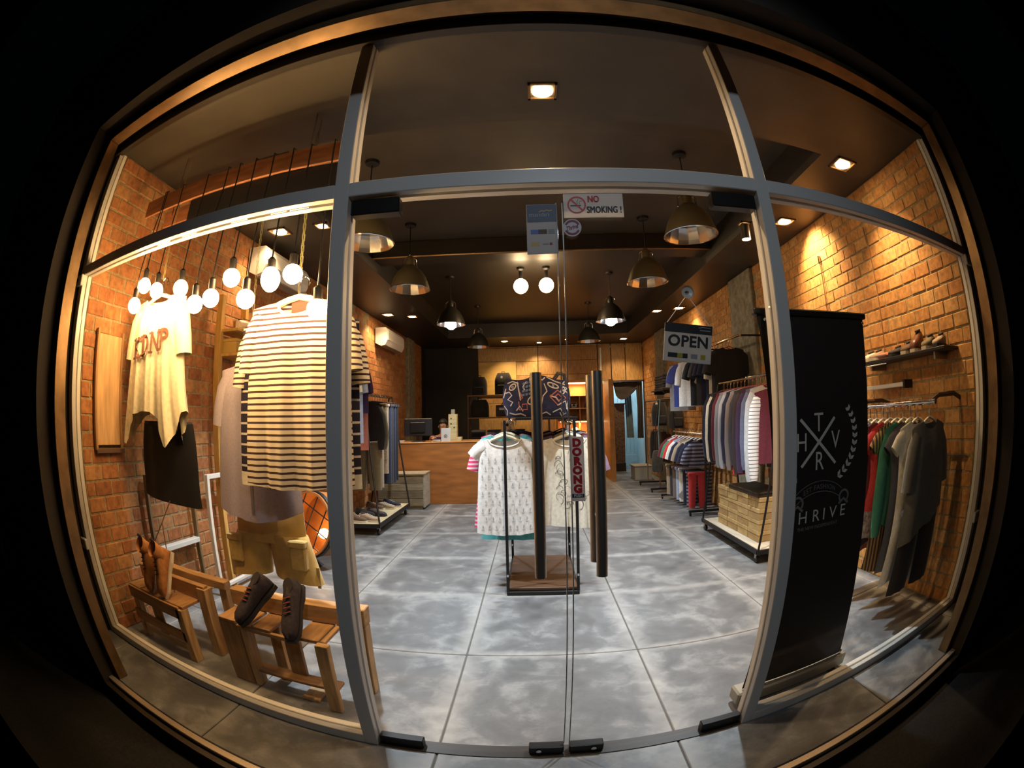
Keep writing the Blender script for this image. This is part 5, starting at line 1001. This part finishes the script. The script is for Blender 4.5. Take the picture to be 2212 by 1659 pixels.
# ================================================================== COUNTER AND WHAT STANDS ON IT
OAK = wood('counter_wood', (.36, .13, .03), .25, 3, (1, 1, 5), .45)
T = thing('cash_counter', 'long orange brown plywood cash counter across the back of the shop', 'counter', (-.6, 6.2, 0))
part(MB().rbox(-2.35, .90, 5.93, 5.955, 0, .985, .003), 'front_panel', OAK, T); part(MB().rbox(-2.37, .92, 5.92, 6.52, .985, 1.005, .003), 'worktop', wood('counter_top', (.50, .22, .07), .2, 4, (1, 6, 6), .35), T)
part(MB().rbox(.875, .90, 5.955, 6.5, 0, .985, .003), 'end_panel', OAK, T); part(MB().rbox(-2.35, -2.325, 5.955, 6.5, 0, .985, .003), 'end_panel', OAK, T)
T = thing('planked_crate', 'grey weathered planked crate in front of the counter', 'crate', (-1.95, 5.68, 0)); GW = [wood('grey_plank_%d' % i, c, .3, 6, (1, 6, 6), .8) for i, c in enumerate([(.27, .21, .12), (.22, .17, .10), (.31, .25, .15)])]
for i in range(4): part(MB().rbox(-2.40, -1.69, 5.50, 5.52, .05+i*.118, .162+i*.118, .003), 'front_plank', GW[i % 3], T)
part(MB().rbox(-1.69, -1.665, 5.50, 5.88, .03, .53, .003), 'end_board', wood('end_grey', (.40, .36, .28), .2, 5), T); part(MB().rbox(-2.40, -1.66, 5.49, 5.89, .525, .55, .003), 'lid_board', GW[2], T); part(MB().rbox(-2.40, -1.70, 5.51, 5.53, 0, .05, .003), 'plinth', GW[1], T)
T = thing('computer_monitor', 'black computer monitor turned away on the counter', 'monitor', (-1.89, 6.1, 1.005)); part(MB().rbox(-2.13, -1.66, 6.05, 6.09, 1.10, 1.395, .012), 'housing', SIGNK, T); part(MB().rbox(-2.02, -1.77, 6.02, 6.05, 1.16, 1.33, .01), 'rear_bulge', BLACKM, T); part(MB().rbox(-1.92, -1.87, 6.05, 6.09, 1.02, 1.10, .004), 'neck', BLACKM, T); part(MB().rbox(-2.0, -1.79, 5.98, 6.16, 1.005, 1.022, .006), 'foot', BLACKM, T)
T = thing('menu_card', 'white standing card with a small dark emblem on the counter', 'card', (-1.42, 6.02, 1.005)); part(MB().rbox(-1.50, -1.345, 6.0, 6.008, 1.005, 1.225, .002), 'card', SIGNW, T); m = MB(); stroke(m, arc(-1.425, 1.09, .024, 0, 360, 14), .008, lambda u, v: (u, 5.998, v)); stroke(m, [(-1.435, 1.085), (-1.415, 1.095)], .012, lambda u, v: (u, 5.998, v)); m.build('emblem', SIGNK, T)
part(MB().rbox(-1.49, -1.355, 6.008, 6.07, 1.005, 1.01, .002), 'support_flap', SIGNW, T)
T = thing('timber_figure', 'tall pale wooden block figure with holes on the counter', 'ornament', (-1.31, 6.1, 1.005)); LW = wood('pale_block', (.48, .38, .18), .2, 6); part(MB().rbox(-1.385, -1.245, 6.04, 6.16, 1.005, 1.45, .004), 'block_body', LW, T); part(MB().rbox(-1.345, -1.285, 6.07, 6.13, 1.45, 1.53, .004), 'block_head', wood('grey_block', (.24, .24, .18), .2, 6), T); part(MB().rbox(-1.245, -1.17, 6.02, 6.16, 1.005, 1.07, .004), 'block_step', LW, T)
for z in (1.38, 1.29, 1.23): m = MB(); m.lathe([(.012, 0), (.012, .004)], (-1.34 if z != 1.23 else -1.29, 6.04, z), 10, Matrix.Rotation(PI/2, 4, 'X'), cap1=True); m.build('hole', SIGNK, T)
for i, (x, lb) in enumerate(((-2.22, 'loose white papers beside the monitor foot'), (-1.60, 'white papers between monitor and card'))): T = thing('paper_stack', lb, 'papers', (x, 6.15, 1.006)); [part(MB().box(x-.07, x+.07, 6.08, 6.22, 1.006+.008*k, 1.012+.008*k, Matrix.Translation((x, 6.15, 0)) @ Matrix.Rotation(.2*k, 4, 'Z') @ Matrix.Translation((-x, -6.15, 0))), 'sheet', SIGNW, T) for k in range(3)]
# the person behind the counter
def person():
    P = thing('person', 'person in a dark top seated behind the counter, face half hidden by the monitor', 'person', (-1.60, 6.74, 0))
    SK = pm('skin', (.42, .22, .12), .6)
    vs = [(0,0,.56,.14,.11), (0,0,.74,.135,.10), (0,0,.90,.15,.11), (0,-.01,1.02,.13,.09), (0,-.02,1.10,.055,.055), (0,-.04,1.16,.062,.068), (0,-.05,1.24,.076,.092), (0,-.045,1.31,.066,.085),
          (.17,0,1.03,.058,.058), (.22,-.05,.93,.047,.047), (.17,-.24,1.06,.036,.036), (.10,-.34,1.055,.030,.022),
          (-.17,0,1.03,.058,.058), (-.22,-.05,.93,.047,.047), (-.17,-.24,1.06,.036,.036), (-.10,-.34,1.055,.030,.022),
          (.09,-.05,.54,.09,.09), (.11,-.40,.52,.065,.065), (.11,-.42,.10,.045,.045), (.11,-.52,.05,.04,.03), (-.09,-.05,.54,.09,.09), (-.11,-.40,.52,.065,.065), (-.11,-.42,.10,.045,.045), (-.11,-.52,.05,.04,.03)]
    ed = [(0,1),(1,2),(2,3),(3,4),(4,5),(5,6),(6,7),(3,8),(8,9),(9,10),(10,11),(3,12),(12,13),(13,14),(14,15),(0,16),(16,17),(17,18),(18,19),(0,20),(20,21),(21,22),(22,23)]
    nv = len(vs)
    for sd, w_ in ((1, 11), (-1, 15)):               # fingers and thumb
        x, y, z = vs[w_][:3]
        for k in range(4):
            vs.append((x-sd*.012+sd*.012*k, y-.05-.004*(k % 2), z-.006, .0085, .0085)); vs.append((x-sd*.012+sd*.012*k, y-.085-.006*(k in (1, 2)), z-.02, .0075, .0075)); ed += [(w_, nv), (nv, nv+1)]; nv += 2
        vs.append((x-sd*.035, y-.02, z-.005, .009, .009)); vs.append((x-sd*.045, y-.045, z-.012, .008, .008)); ed += [(w_, nv), (nv, nv+1)]; nv += 2
    me = bpy.data.meshes.new('body'); me.from_pydata([v[:3] for v in vs], ed, []); o = bpy.data.objects.new('tmp_body', me); COL.objects.link(o)
    md = o.modifiers.new('s', 'SKIN'); md.use_smooth_shade = True
    for i, v in enumerate(vs): me.skin_vertices[0].data[i].radius = v[3:]
    me.skin_vertices[0].data[0].use_root = True
    o.modifiers.new('ss', 'SUBSURF').levels = 1
    dg = bpy.context.evaluated_depsgraph_get(); m2 = bpy.data.meshes.new_from_object(o.evaluated_get(dg)); bpy.data.objects.remove(o)
    m2.name = 'body'; m2.materials.clear(); m2.materials.append(SK); b = bpy.data.objects.new('body', m2); COL.objects.link(b); b.parent = P
    m = MB(); m.sphere((0, -.035, 1.285), .098, 16, 10, (.86, 1.05, 1.0)); m.v = [(x, y + (.05 if y < -.09 and z < 1.31 else 0), z) for x, y, z in m.v]; m.build('hair', pm('hair_black', (.012, .010, .009), .6), P, world=False, smooth=True)
    for x in (-.03, .03): m = MB(); m.sphere((x, -.138, 1.25), .009, 8, 6); m.build('eye', SIGNK, P, world=False, smooth=True)
    m = MB(); m.loft([[(-.012, -.13, 1.215), (.012, -.13, 1.215), (0, -.162, 1.217), ], [(-.006, -.13, 1.26), (.006, -.13, 1.26), (0, -.142, 1.26)]]); m.build('nose', SK, P, world=False)
    m = MB(); m.rbox(-.024, .024, -.142, -.128, 1.178, 1.188, .003); m.build('mouth', pm('lips', (.30, .10, .07), .6), P, world=False)
    for sd in (1, -1): m = MB(); m.sphere((sd*.08, -.045, 1.235), .022, 8, 6, (.4, .7, 1.1)); m.build('ear', SK, P, world=False, smooth=True)
    m = MB(); m.loft([[((.165+.03*t)*math.cos(2*PI*k/18), -.005 + (.118+.012*t)*math.sin(2*PI*k/18), 1.075-.50*t) for k in range(18)] for t in (.04, .12, .3, .6, 1)] ); m.build('shirt', C_PURPLE, P, world=False, smooth=True)
    for sd in (1, -1): m = MB(); m.tube([(sd*.13, 0, 1.04), (sd*.19, -.01, .98), (sd*.222, -.05, .93)], [.075, .072, .066], 12); m.build('shirt_sleeve', C_PURPLE, P, world=False, smooth=True)
    S = thing('stool', 'black stool under the person behind the counter', 'stool', (-1.60, 6.78, 0)); m = MB(); m.lathe([(.17, .38), (.18, .40), (.17, .425)], (-1.60, 6.78, 0), 18, cap0=True, cap1=True); m.build('seat', BLACKM, S, smooth=True)
    for a in range(4): x, y = .13*math.cos(PI/4+a*PI/2), .13*math.sin(PI/4+a*PI/2); tube_part([(-1.60+x, 6.78+y, .385), (-1.60+1.25*x, 6.78+1.25*y, 0)], .012, 'leg', BLACKM, S, 6)
person()

# ================================================================== BACK SHELVES, BACKPACKS AND HATS
T = thing('display_shelf', 'open brown shelf unit against the timber wall, holding two backpacks', 'shelf unit', (-.5, 8.8, 0)); SB = wood('shelf_brown', (.20, .10, .035), .25, 5, (1, 6, 6), .5)
for z in (.50, .90, 1.38, 1.875): part(MB().rbox(-1.42, .40, 8.58, 9.0, z-.028, z, .003), 'shelf', SB, T)
for x in (-1.41, -.50, .39):
    for y in (8.60, 8.98): part(MB().rbox(x-.015, x+.015, y-.015, y+.015, 0, 1.86, .002), 'post', pm('post_rust', (.10, .05, .03), .6), T)
T = thing('wall_panel', 'square pale plywood panel on the timber wall behind the backpacks', 'panel', (-.81, 9.55, 1.9)); part(MB().rbox(-1.27, -.345, 9.54, 9.572, 1.88, 2.72, .003), 'panel', wood('ply_gold', (.50, .33, .09), .12, 3, (1, 1, 4), .5), T); part(MB().rbox(-1.275, -.34, 9.535, 9.572, 2.72, 2.735, .002), 'top_edge', SB, T)
def backpack(label, x, y, z, w_, h, d, mat, group=None):
    K = thing('backpack', label, 'backpack', (x, y, z), group); m = MB(); rings = []
    for j in range(9):
        t = j/8; ww = w_*.5*(1 - .32*max(0, (t-.55)/.45)**2 + .0); dd = d*.5*(1-.55*max(0, (t-.4)/.6)**2); rings.append([(x + ww*math.copysign(abs(math.cos(a))**.6, math.cos(a)), y + dd*math.copysign(abs(math.sin(a))**.7, math.sin(a)), z + h*t) for a in [2*PI*k/16 for k in range(16)]])
    m.loft(rings); m.build('pack_body', mat, K, smooth=True, angle=50); m = MB(); m.rbox(x-w_*.33, x+w_*.33, y-d*.5-.035, y-d*.42, z+.03, z+h*.45, .02); m.build('front_pocket', mat, K, smooth=True)
    for sd in (-1, 1): m = MB(); m.tube([(x+sd*w_*.25, y+d*.5, z+.05), (x+sd*w_*.32, y+d*.5+.03, z+h*.5), (x+sd*w_*.2, y+d*.35, z+h*.9)], .016, 6); m.build('strap', mat, K, smooth=True)
    m = MB(); m.tube([(x-.04, y, z+h*.98), (x-.03, y, z+h+.03), (x+.03, y, z+h+.03), (x+.04, y, z+h*.98)], .008, 6); m.build('grab_handle', mat, K, smooth=True)
    return K
BK = cloth('pack_black', (.009, .008, .008), .3, 20)
backpack('rounded black backpack on the shelf end next to the black wall', -1.17, 8.78, 1.876, .36, .42, .24, BK); k = backpack('taller black backpack with a grey round badge on the shelf', -.62, 8.78, 1.876, .40, .50, .24, BK)
m = MB(); m.lathe([(.028, 0), (.026, .006)], (-.65, 8.645, 2.27), 14, Matrix.Rotation(PI/2, 4, 'X'), cap1=True); m.build('badge', STEEL, k)
T = thing('dark_cap', 'dark woven cap on the shelf top, peeking over the patterned bag', 'cap', (.0, 8.78, 1.876)); m = MB(); m.lathe([(.13, 0), (.125, .08), (.09, .15), (.03, .19), (.001, .195)], (.0, 8.78, 1.876), 16, cap0=True); m.v = [(x*1.35, y, z*1.0 + (z-1.876)*.6) for x, y, z in m.v]; m.build('crown', cloth('plaid_dark', (.07, .03, .035), .8, 12), T, smooth=True); m = MB(); m.loft([[(-.1+.2*k/6, 8.65-.10*math.sin(PI*k/6), 1.88+z) for k in range(7)] + [(.1-.2*k/6, 8.68, 1.88+z) for k in range(7)] for z in (0, .012)]); m.build('visor', C_CHAR, T)
backpack('black satchel standing on the middle shelf, black wall end', -1.17, 8.78, 1.381, .42, .40, .26, BK, None)
T = thing('duffel_bag', 'dark duffel bag with a white lettered strip on the middle shelf', 'bag', (-.55, 8.78, 1.381)); m = MB(); m.loft([[(-.55+x, 8.78+.11*math.cos(a), 1.381+.135+.135*math.sin(a)) for a in [2*PI*k/14 for k in range(14)]] for x in (-.25, -.24, 0, .24, .25)]); m.build('bag_body', C_CHAR, T, smooth=True); part(MB().rbox(-.72, -.44, 8.655, 8.668, 1.53, 1.58, .002), 'white_strip', SIGNW, T)
m = MB(); m.tube([(-.68, 8.72, 1.63), (-.62, 8.70, 1.72), (-.48, 8.70, 1.72), (-.42, 8.72, 1.63)], .01, 6); m.build('handles', BLACKM, T, smooth=True)
for i, (x, lb) in enumerate(((-1.2, 'flat folded dark jeans on the lower shelf, black wall end'), (-.85, 'folded dark sweater pile on the lower shelf'), (-.3, 'folded grey pile on the lower shelf'))):
    T = thing('folded_pile', lb, 'clothes', (x, 8.78, .901))
    for k in range(4): part(MB().rbox(x-.15, x+.15, 8.64, 8.92, .902+k*.05, .948+k*.05, .015), 'folded_garment', [C_CHAR, C_BLACK, C_NAVY, C_GREY][(k+i) % 4], T, smooth=True)
# hat shelves: lit niche with caps
T = thing('hat_niche', 'lit honey coloured shelf niche full of caps beside the fitting room', 'shelf unit', (1.15, 9.0, 0)); HN = wood('niche_wood', (.55, .26, .06), .15, 3, (1, 1, 4), .45)
part(MB().rbox(.60, 1.62, 9.50, 9.56, .0, 2.19, .003), 'back_board', HN, T); part(MB().rbox(.56, .60, 8.95, 9.56, .0, 2.19, .003), 'side_board', HN, T)
part(MB().rbox(1.62, 1.72, 8.12, 9.57, 0, 2.12, .004), 'end_partition', wood('partition_orange', (.44, .19, .045), .15, 3, (1, 1, 4), .5), T); part(MB().rbox(.56, 1.62, 8.95, 9.56, 2.13, 2.19, .003), 'canopy', HN, T)
for z in (.65, .98, 1.26, 1.545, 1.83): part(MB().rbox(.60, 1.62, 9.02, 9.50, z-.02, z, .003), 'shelf', HN, T)
part(MB().rbox(1.10, 1.12, 9.04, 9.50, .66, 1.81, .003), 'divider', HN, T)
part(MB().rbox(.66, 1.58, 9.06, 9.10, 2.105, 2.128, .003), 'strip_light', emit('niche_strip', (1, .72, .34), 14), T); part(MB().rbox(.66, 1.58, 9.06, 9.09, 1.222, 1.238, .003), 'strip_light', MATS['niche_strip'], T)
light('AREA', 'niche_light', (1.1, 9.15, 2.09), 16, HALO, T, .35); light('AREA', 'niche_light', (1.1, 9.12, 1.20), 10, HALO, T, .3)
def cap(label, x, y, z, mat, front=None, group='caps in the lit niche'):
    T = thing('cap', label, 'cap', (x, y, z), group); m = MB(); m.lathe([(.088, 0), (.09, .04), (.078, .085), (.045, .115), (.001, .125)], (x, y, z), 14, cap0=True); m.build('crown', mat, T, smooth=True)
    m = MB(); m.loft([[(x-.07+.14*k/6, y-.08-.075*math.sin(PI*k/6), z+.006+zz) for k in range(7)] + [(x+.07-.14*k/6, y-.062, z+.012+zz) for k in range(7)] for zz in (0, .006)]); m.build('visor', mat if front is None else C_CHAR, T)
    if front: m = MB(); m.add([(x + .092*math.sin(a), y - .092*math.cos(a)*(1-.2*v), z+.02+.07*v) for v in (0, 1) for a in [-.7+1.4*k/6 for k in range(7)]], [(k, k+1, 8+k, 7+k) for k in range(6)]); m.build('front_panel', front, T)
cap('brown cap on the top niche shelf, bag side', .82, 9.25, 1.831, C_BROWN); cap('black cap stacked high on the top niche shelf, bag side', .80, 9.22, 1.95, C_CHAR); cap('black cap on the top niche shelf, handle side', 1.36, 9.25, 1.831, C_CHAR); cap('dark beanie like cap on the top niche shelf, handle side', 1.38, 9.25, 1.95, C_BLACK)
cap('white fronted trucker cap on the second niche shelf', .99, 9.22, 1.546, C_CHAR, C_WHITE); cap('navy trucker cap with white patch on the second niche shelf', 1.32, 9.22, 1.546, C_NAVY, C_LGREY); cap('dark cap at the bag end of the second niche shelf', .76, 9.22, 1.546, C_CHAR)
cap('grey fronted trucker cap on the third niche shelf', .99, 9.22, 1.261, C_CHAR, C_GREY); cap('maroon cap with pale front on the third niche shelf', 1.34, 9.22, 1.261, C_MAROON, C_LGREY); cap('olive cap at the bag end of the third niche shelf', .78, 9.22, 1.261, C_OLIVE)
cap('black and white patterned cap on the low niche shelf', 1.38, 9.20, .981, stripes('stripe_cap', (.75, .74, .7), (.02, .02, .02), .05, .5), None); cap('cream cap on the low niche shelf', 1.0, 9.20, .981, C_CREAM)
# ================================================================== FITTING ROOM
FR = pm('fitting_blue', (.56, .68, .72), .6, 0, (2, .15))
T = struct('wall_fitting_room', 'pale blue boarded fitting room seen through the curtained opening')
for i in range(11): m = MB(); m.rbox(1.72+i*.1, 1.816+i*.1, 10.95, 10.98, .30, 3.0, .004); m.build('board', FR, T)
m = MB(); m.rbox(1.70, 2.82, 10.93, 10.98, 0, .30, .005); m.build('plinth_board', FR, T)
m = MB(); m.box(2.79, 2.83, 9.62, 10.95, 0, 3.0); m.build('side_panel', FR, T); m = MB(); m.box(1.68, 1.72, 9.57, 10.95, 0, 3.0); m.build('side_panel', FR, T); m = MB(); m.box(1.68, 2.83, 9.6, 10.98, 3.0, 3.05); m.build('lid', FR, T)
light('POINT', 'fitting_light', (2.2, 10.1, 2.7), 42, (.75, .92, 1), None, .08)
for nm, b in (('trim_17', (1.95, 1.98, 0, 2.19)), ('trim_18', (2.69, 2.72, 0, 2.19)), ('trim_19', (1.95, 2.72, 2.16, 2.19))): m = MB(); m.rbox(b[0], b[1], 9.56, 9.61, b[2], b[3], .003); tag(m.build(nm, pm('dark_frame', (.05, .035, .03), .5)), 'dark frame of the fitting room opening', kind='structure')
def drape(name, label, cat, pts, mat, amp=.02, n=10, freq=9):
    """hanging cloth: pts = list of (x0, x1, z, y)"""
    T = thing(name, label, cat, ((pts[0][0]+pts[0][1])/2, pts[0][3], pts[-1][2])); vs = []
    for x0, x1, z, y in pts:
        for i in range(n+1): t = i/n; vs.append((x0+(x1-x0)*t, y + amp*math.sin(freq*t*2), z))
    w_ = n+1; f = [(j*w_+i, j*w_+i+1, (j+1)*w_+i+1, (j+1)*w_+i) for j in range(len(pts)-1) for i in range(n)]
    m = MB(); m.add(vs, f); o = len(vs); m.add([(x, y+.012, z) for x, y, z in vs], [tuple(reversed(q)) for q in f]); m.build('cloth', mat, T, smooth=True, angle=80)
    return T
CUR = cloth('curtain_dark', (.034, .030, .032), .2, 8)
T = drape('curtain', 'dark curtain gathered to the brick side of the fitting room opening', 'curtain', [(2.53, 2.68, 2.15, 9.64), (2.55, 2.68, 1.5, 9.64), (2.53, 2.67, .80, 9.64)], CUR)
T = thing('curtain', 'dark curtain swag drooping across the top of the fitting room', 'curtain', (2.3, 9.66, 1.7)); m = MB(); vs = []
for i in range(13):
    t = i/12; x = 1.99 + .69*t; lo = 2.15 - .40*math.sin(PI*(t**.55))**.9 - .02
    for j in range(6): vs.append((x, 9.655 + .02*math.sin(j*2+i*.3), 2.155 + (lo-2.155)*j/5))
f = [(i*6+j, i*6+j+1, (i+1)*6+j+1, (i+1)*6+j) for i in range(12) for j in range(5)]; m.add(vs, f); m.add([(x, y+.012, z) for x, y, z in vs], [tuple(reversed(q)) for q in f]); m.build('swag', CUR, T, smooth=True, angle=80); tube_part([(1.985, 9.66, 2.155), (2.685, 9.66, 2.155)], .01, 'curtain_rod', BLACKM, T, 8)
drape('curtain', 'blue grey inner curtain hanging in the fitting room', 'curtain', [(2.30, 2.46, 1.85, 9.9), (2.32, 2.48, 1.3, 9.9), (2.33, 2.50, .80, 9.9)], cloth('curtain_slate', (.12, .19, .23), .2, 8))
T = thing('mirror_board', 'tall brown fur like hanging propped in the fitting room', 'hanging', (2.12, 9.8, .2)); m = MB()
m.loft([[(2.12+.02*(1-t)-.115-.02*t, 9.80+.03*t, 1.62-1.42*t), (2.12+.02*(1-t)+.13, 9.80+.03*t, 1.62-1.42*t), (2.12+.02*(1-t)+.13, 9.84+.03*t, 1.62-1.42*t), (2.12+.02*(1-t)-.115-.02*t, 9.84+.03*t, 1.62-1.42*t)] for t in (0, .3, .7, 1)]); m.build('hanging_cloth', pm('fur_brown', (.13, .085, .06), .95, 0, (25, .5), .4), T); part(MB().rbox(2.03, 2.29, 9.79, 9.86, 1.62, 1.65, .004), 'top_batten', DARK, T); part(MB().rbox(2.02, 2.26, 9.80, 9.88, 0, .2, .004), 'base_block', DARK, T)
T = thing('plinth', 'low pale plinth by the fitting room opening', 'plinth', (2.25, 8.3, 0)); part(MB().rbox(2.12, 2.48, 8.2, 8.6, .0, .28, .006), 'block', pm('plinth_pale', (.42, .40, .33), .7), T); part(MB().rbox(2.10, 2.50, 8.18, 8.62, .28, .30, .004), 'top_board', MATS['plinth_pale'], T)
# ================================================================== BAG RACK
T = thing('bag_rack', 'black pole rack on casters crowded with dark bags', 'rack', (2.32, 6.9, 0))
for x, y in ((2.22, 6.62), (2.46, 6.62), (2.22, 7.5), (2.46, 7.5)): tube_part([(x, y, .06), (x, y, 1.62)], .013, 'upright', pm('pole_tan', (.20, .14, .09), .4), T, 8)
for y in (6.62, 7.5):
    part(MB().rbox(2.05, 2.60, y-.02, y+.02, .05, .08, .003), 'foot_bar', BLACKM, T)
    for x in (2.07, 2.58): m = MB(); m.lathe([(.02, -.012), (.026, 0), (.02, .012)], (x, y, .027), 10, Matrix.Rotation(PI/2, 4, 'Y'), True, True); m.build('caster', BLACKM, T, smooth=True)
for x in (2.22, 2.46): tube_part([(x, 6.62, 1.61), (x, 7.5, 1.61)], .012, 'rail', BLACKM, T, 8)
backpack('big black holdall hung highest on the bag rack, white flash on its side', 2.21, 6.50, 1.17, .27, .40, .20, BK); backpack('second big black holdall on the bag rack, by the wall', 2.50, 6.50, 1.12, .26, .42, .20, BK)
for x, z, lb in ((2.12, 1.60, 'white oval lamp glint painted on the first holdall'), (2.42, 1.52, 'white oval lamp glint painted on the second holdall')):
    T = thing('glint_oval', lb, 'tag', (x, 6.37, z-.1)); m = MB(); m.sphere((x+.02, 6.375, z-.055), .03, 10, 6, (1, .3, .55)); m.build('tag', SIGNW, T, smooth=True); tube_part([(x+.02, 6.375, z-.04), (x+.02, 6.40, z+.0)], .002, 'glint_string', WHITEP, T, 4)  # ovals stand in for reflected highlights on the bags; strings made up
K = thing('messenger_bag', 'small dark olive bag hanging by two straps from the bag rack', 'bag', (2.10, 6.33, .40)); m = MB(); m.loft([[(2.10+.095*e*math.copysign(abs(math.cos(a))**.6, math.cos(a)), 6.33+.05*math.sin(a), .40+.36*t) for a in [2*PI*k/12 for k in range(12)]] for t, e in ((0, .8), (.1, 1), (.6, 1), (.9, .75), (1, .5))]); m.build('bag_body', cloth('bag_olive', (.035, .03, .02), .4, 15), K, smooth=True)
for dx in (-.04, .04): tube_part([(2.10+dx, 6.33, .74), (2.11+dx*.6, 6.34, 1.10), (2.18+dx*.3, 6.36, 1.615), (2.2, 6.60, 1.625)], .008, 'strap', BLACKM if dx < 0 else cloth('strap_teal', (.10, .18, .20)), K, 6)
for i, (x, y, z, lb, mt) in enumerate(((2.34, 6.86, 1.0, 'dark leather tote low on the bag rack', pm('leather_dark', (.045, .028, .02), .5)), (2.47, 7.02, .95, 'brown leather tote low on the bag rack, wall side', pm('leather_brown', (.08, .045, .028), .5)), (2.30, 7.15, 1.0, 'black tote at the rear of the bag rack', C_BLACK))): backpack(lb, x, y, z-.45, .22, .5, .16, mt)
T = thing('wall_shelf', 'wall shelf over the bag rack with a dark folded stack', 'shelf', (2.5, 7.2, 1.8)); part(MB().rbox(2.36, XR-.06, 6.75, 7.6, 1.795, 1.815, .003), 'board', BLACKM, T)
for y in (6.85, 7.5): part(MB().rbox(2.40, XR-.005, y-.012, y+.012, 1.74, 1.795, .002), 'bracket', BLACKM, T)
for i in range(6): T = thing('folded_jeans', 'folded dark jeans on the wall shelf, %s of the stack' % (['lowest', 'second', 'third', 'fourth', 'fifth', 'topmost'][i]), 'jeans', (2.52, 7.15, 1.816+i*.047), 'folded jeans over the bag rack'); part(MB().rbox(2.39+.01*(i % 2), 2.65, 6.86, 7.45-.02*(i % 3), 1.816+i*.047, 1.861+i*.047, .016), 'folded_denim', [C_CHAR, C_NAVY, C_BLACK][i % 3], T, smooth=True); part(MB().rbox(2.385+.01*(i % 2), 2.39+.01*(i % 2), 7.0, 7.06, 1.824+i*.047, 1.85+i*.047, .001), 'patch', C_BROWN, T)
T = thing('hat', 'brown felt hat hung under the wall shelf over the bag rack', 'hat', (2.42, 6.60, 1.63)); m = MB(); m.lathe([(.17, 0), (.165, .008), (.09, .012), (.085, .07), (.06, .10), (.001, .105)], (2.42, 6.62, 1.626), 18, cap0=True); m.build('felt', pm('felt_brown', (.12, .07, .04), .9), T, smooth=True); m = MB(); m.lathe([(.091, .014), (.090, .03)], (2.42, 6.62, 1.626), 18); m.build('hat_band', C_BLACK, T)
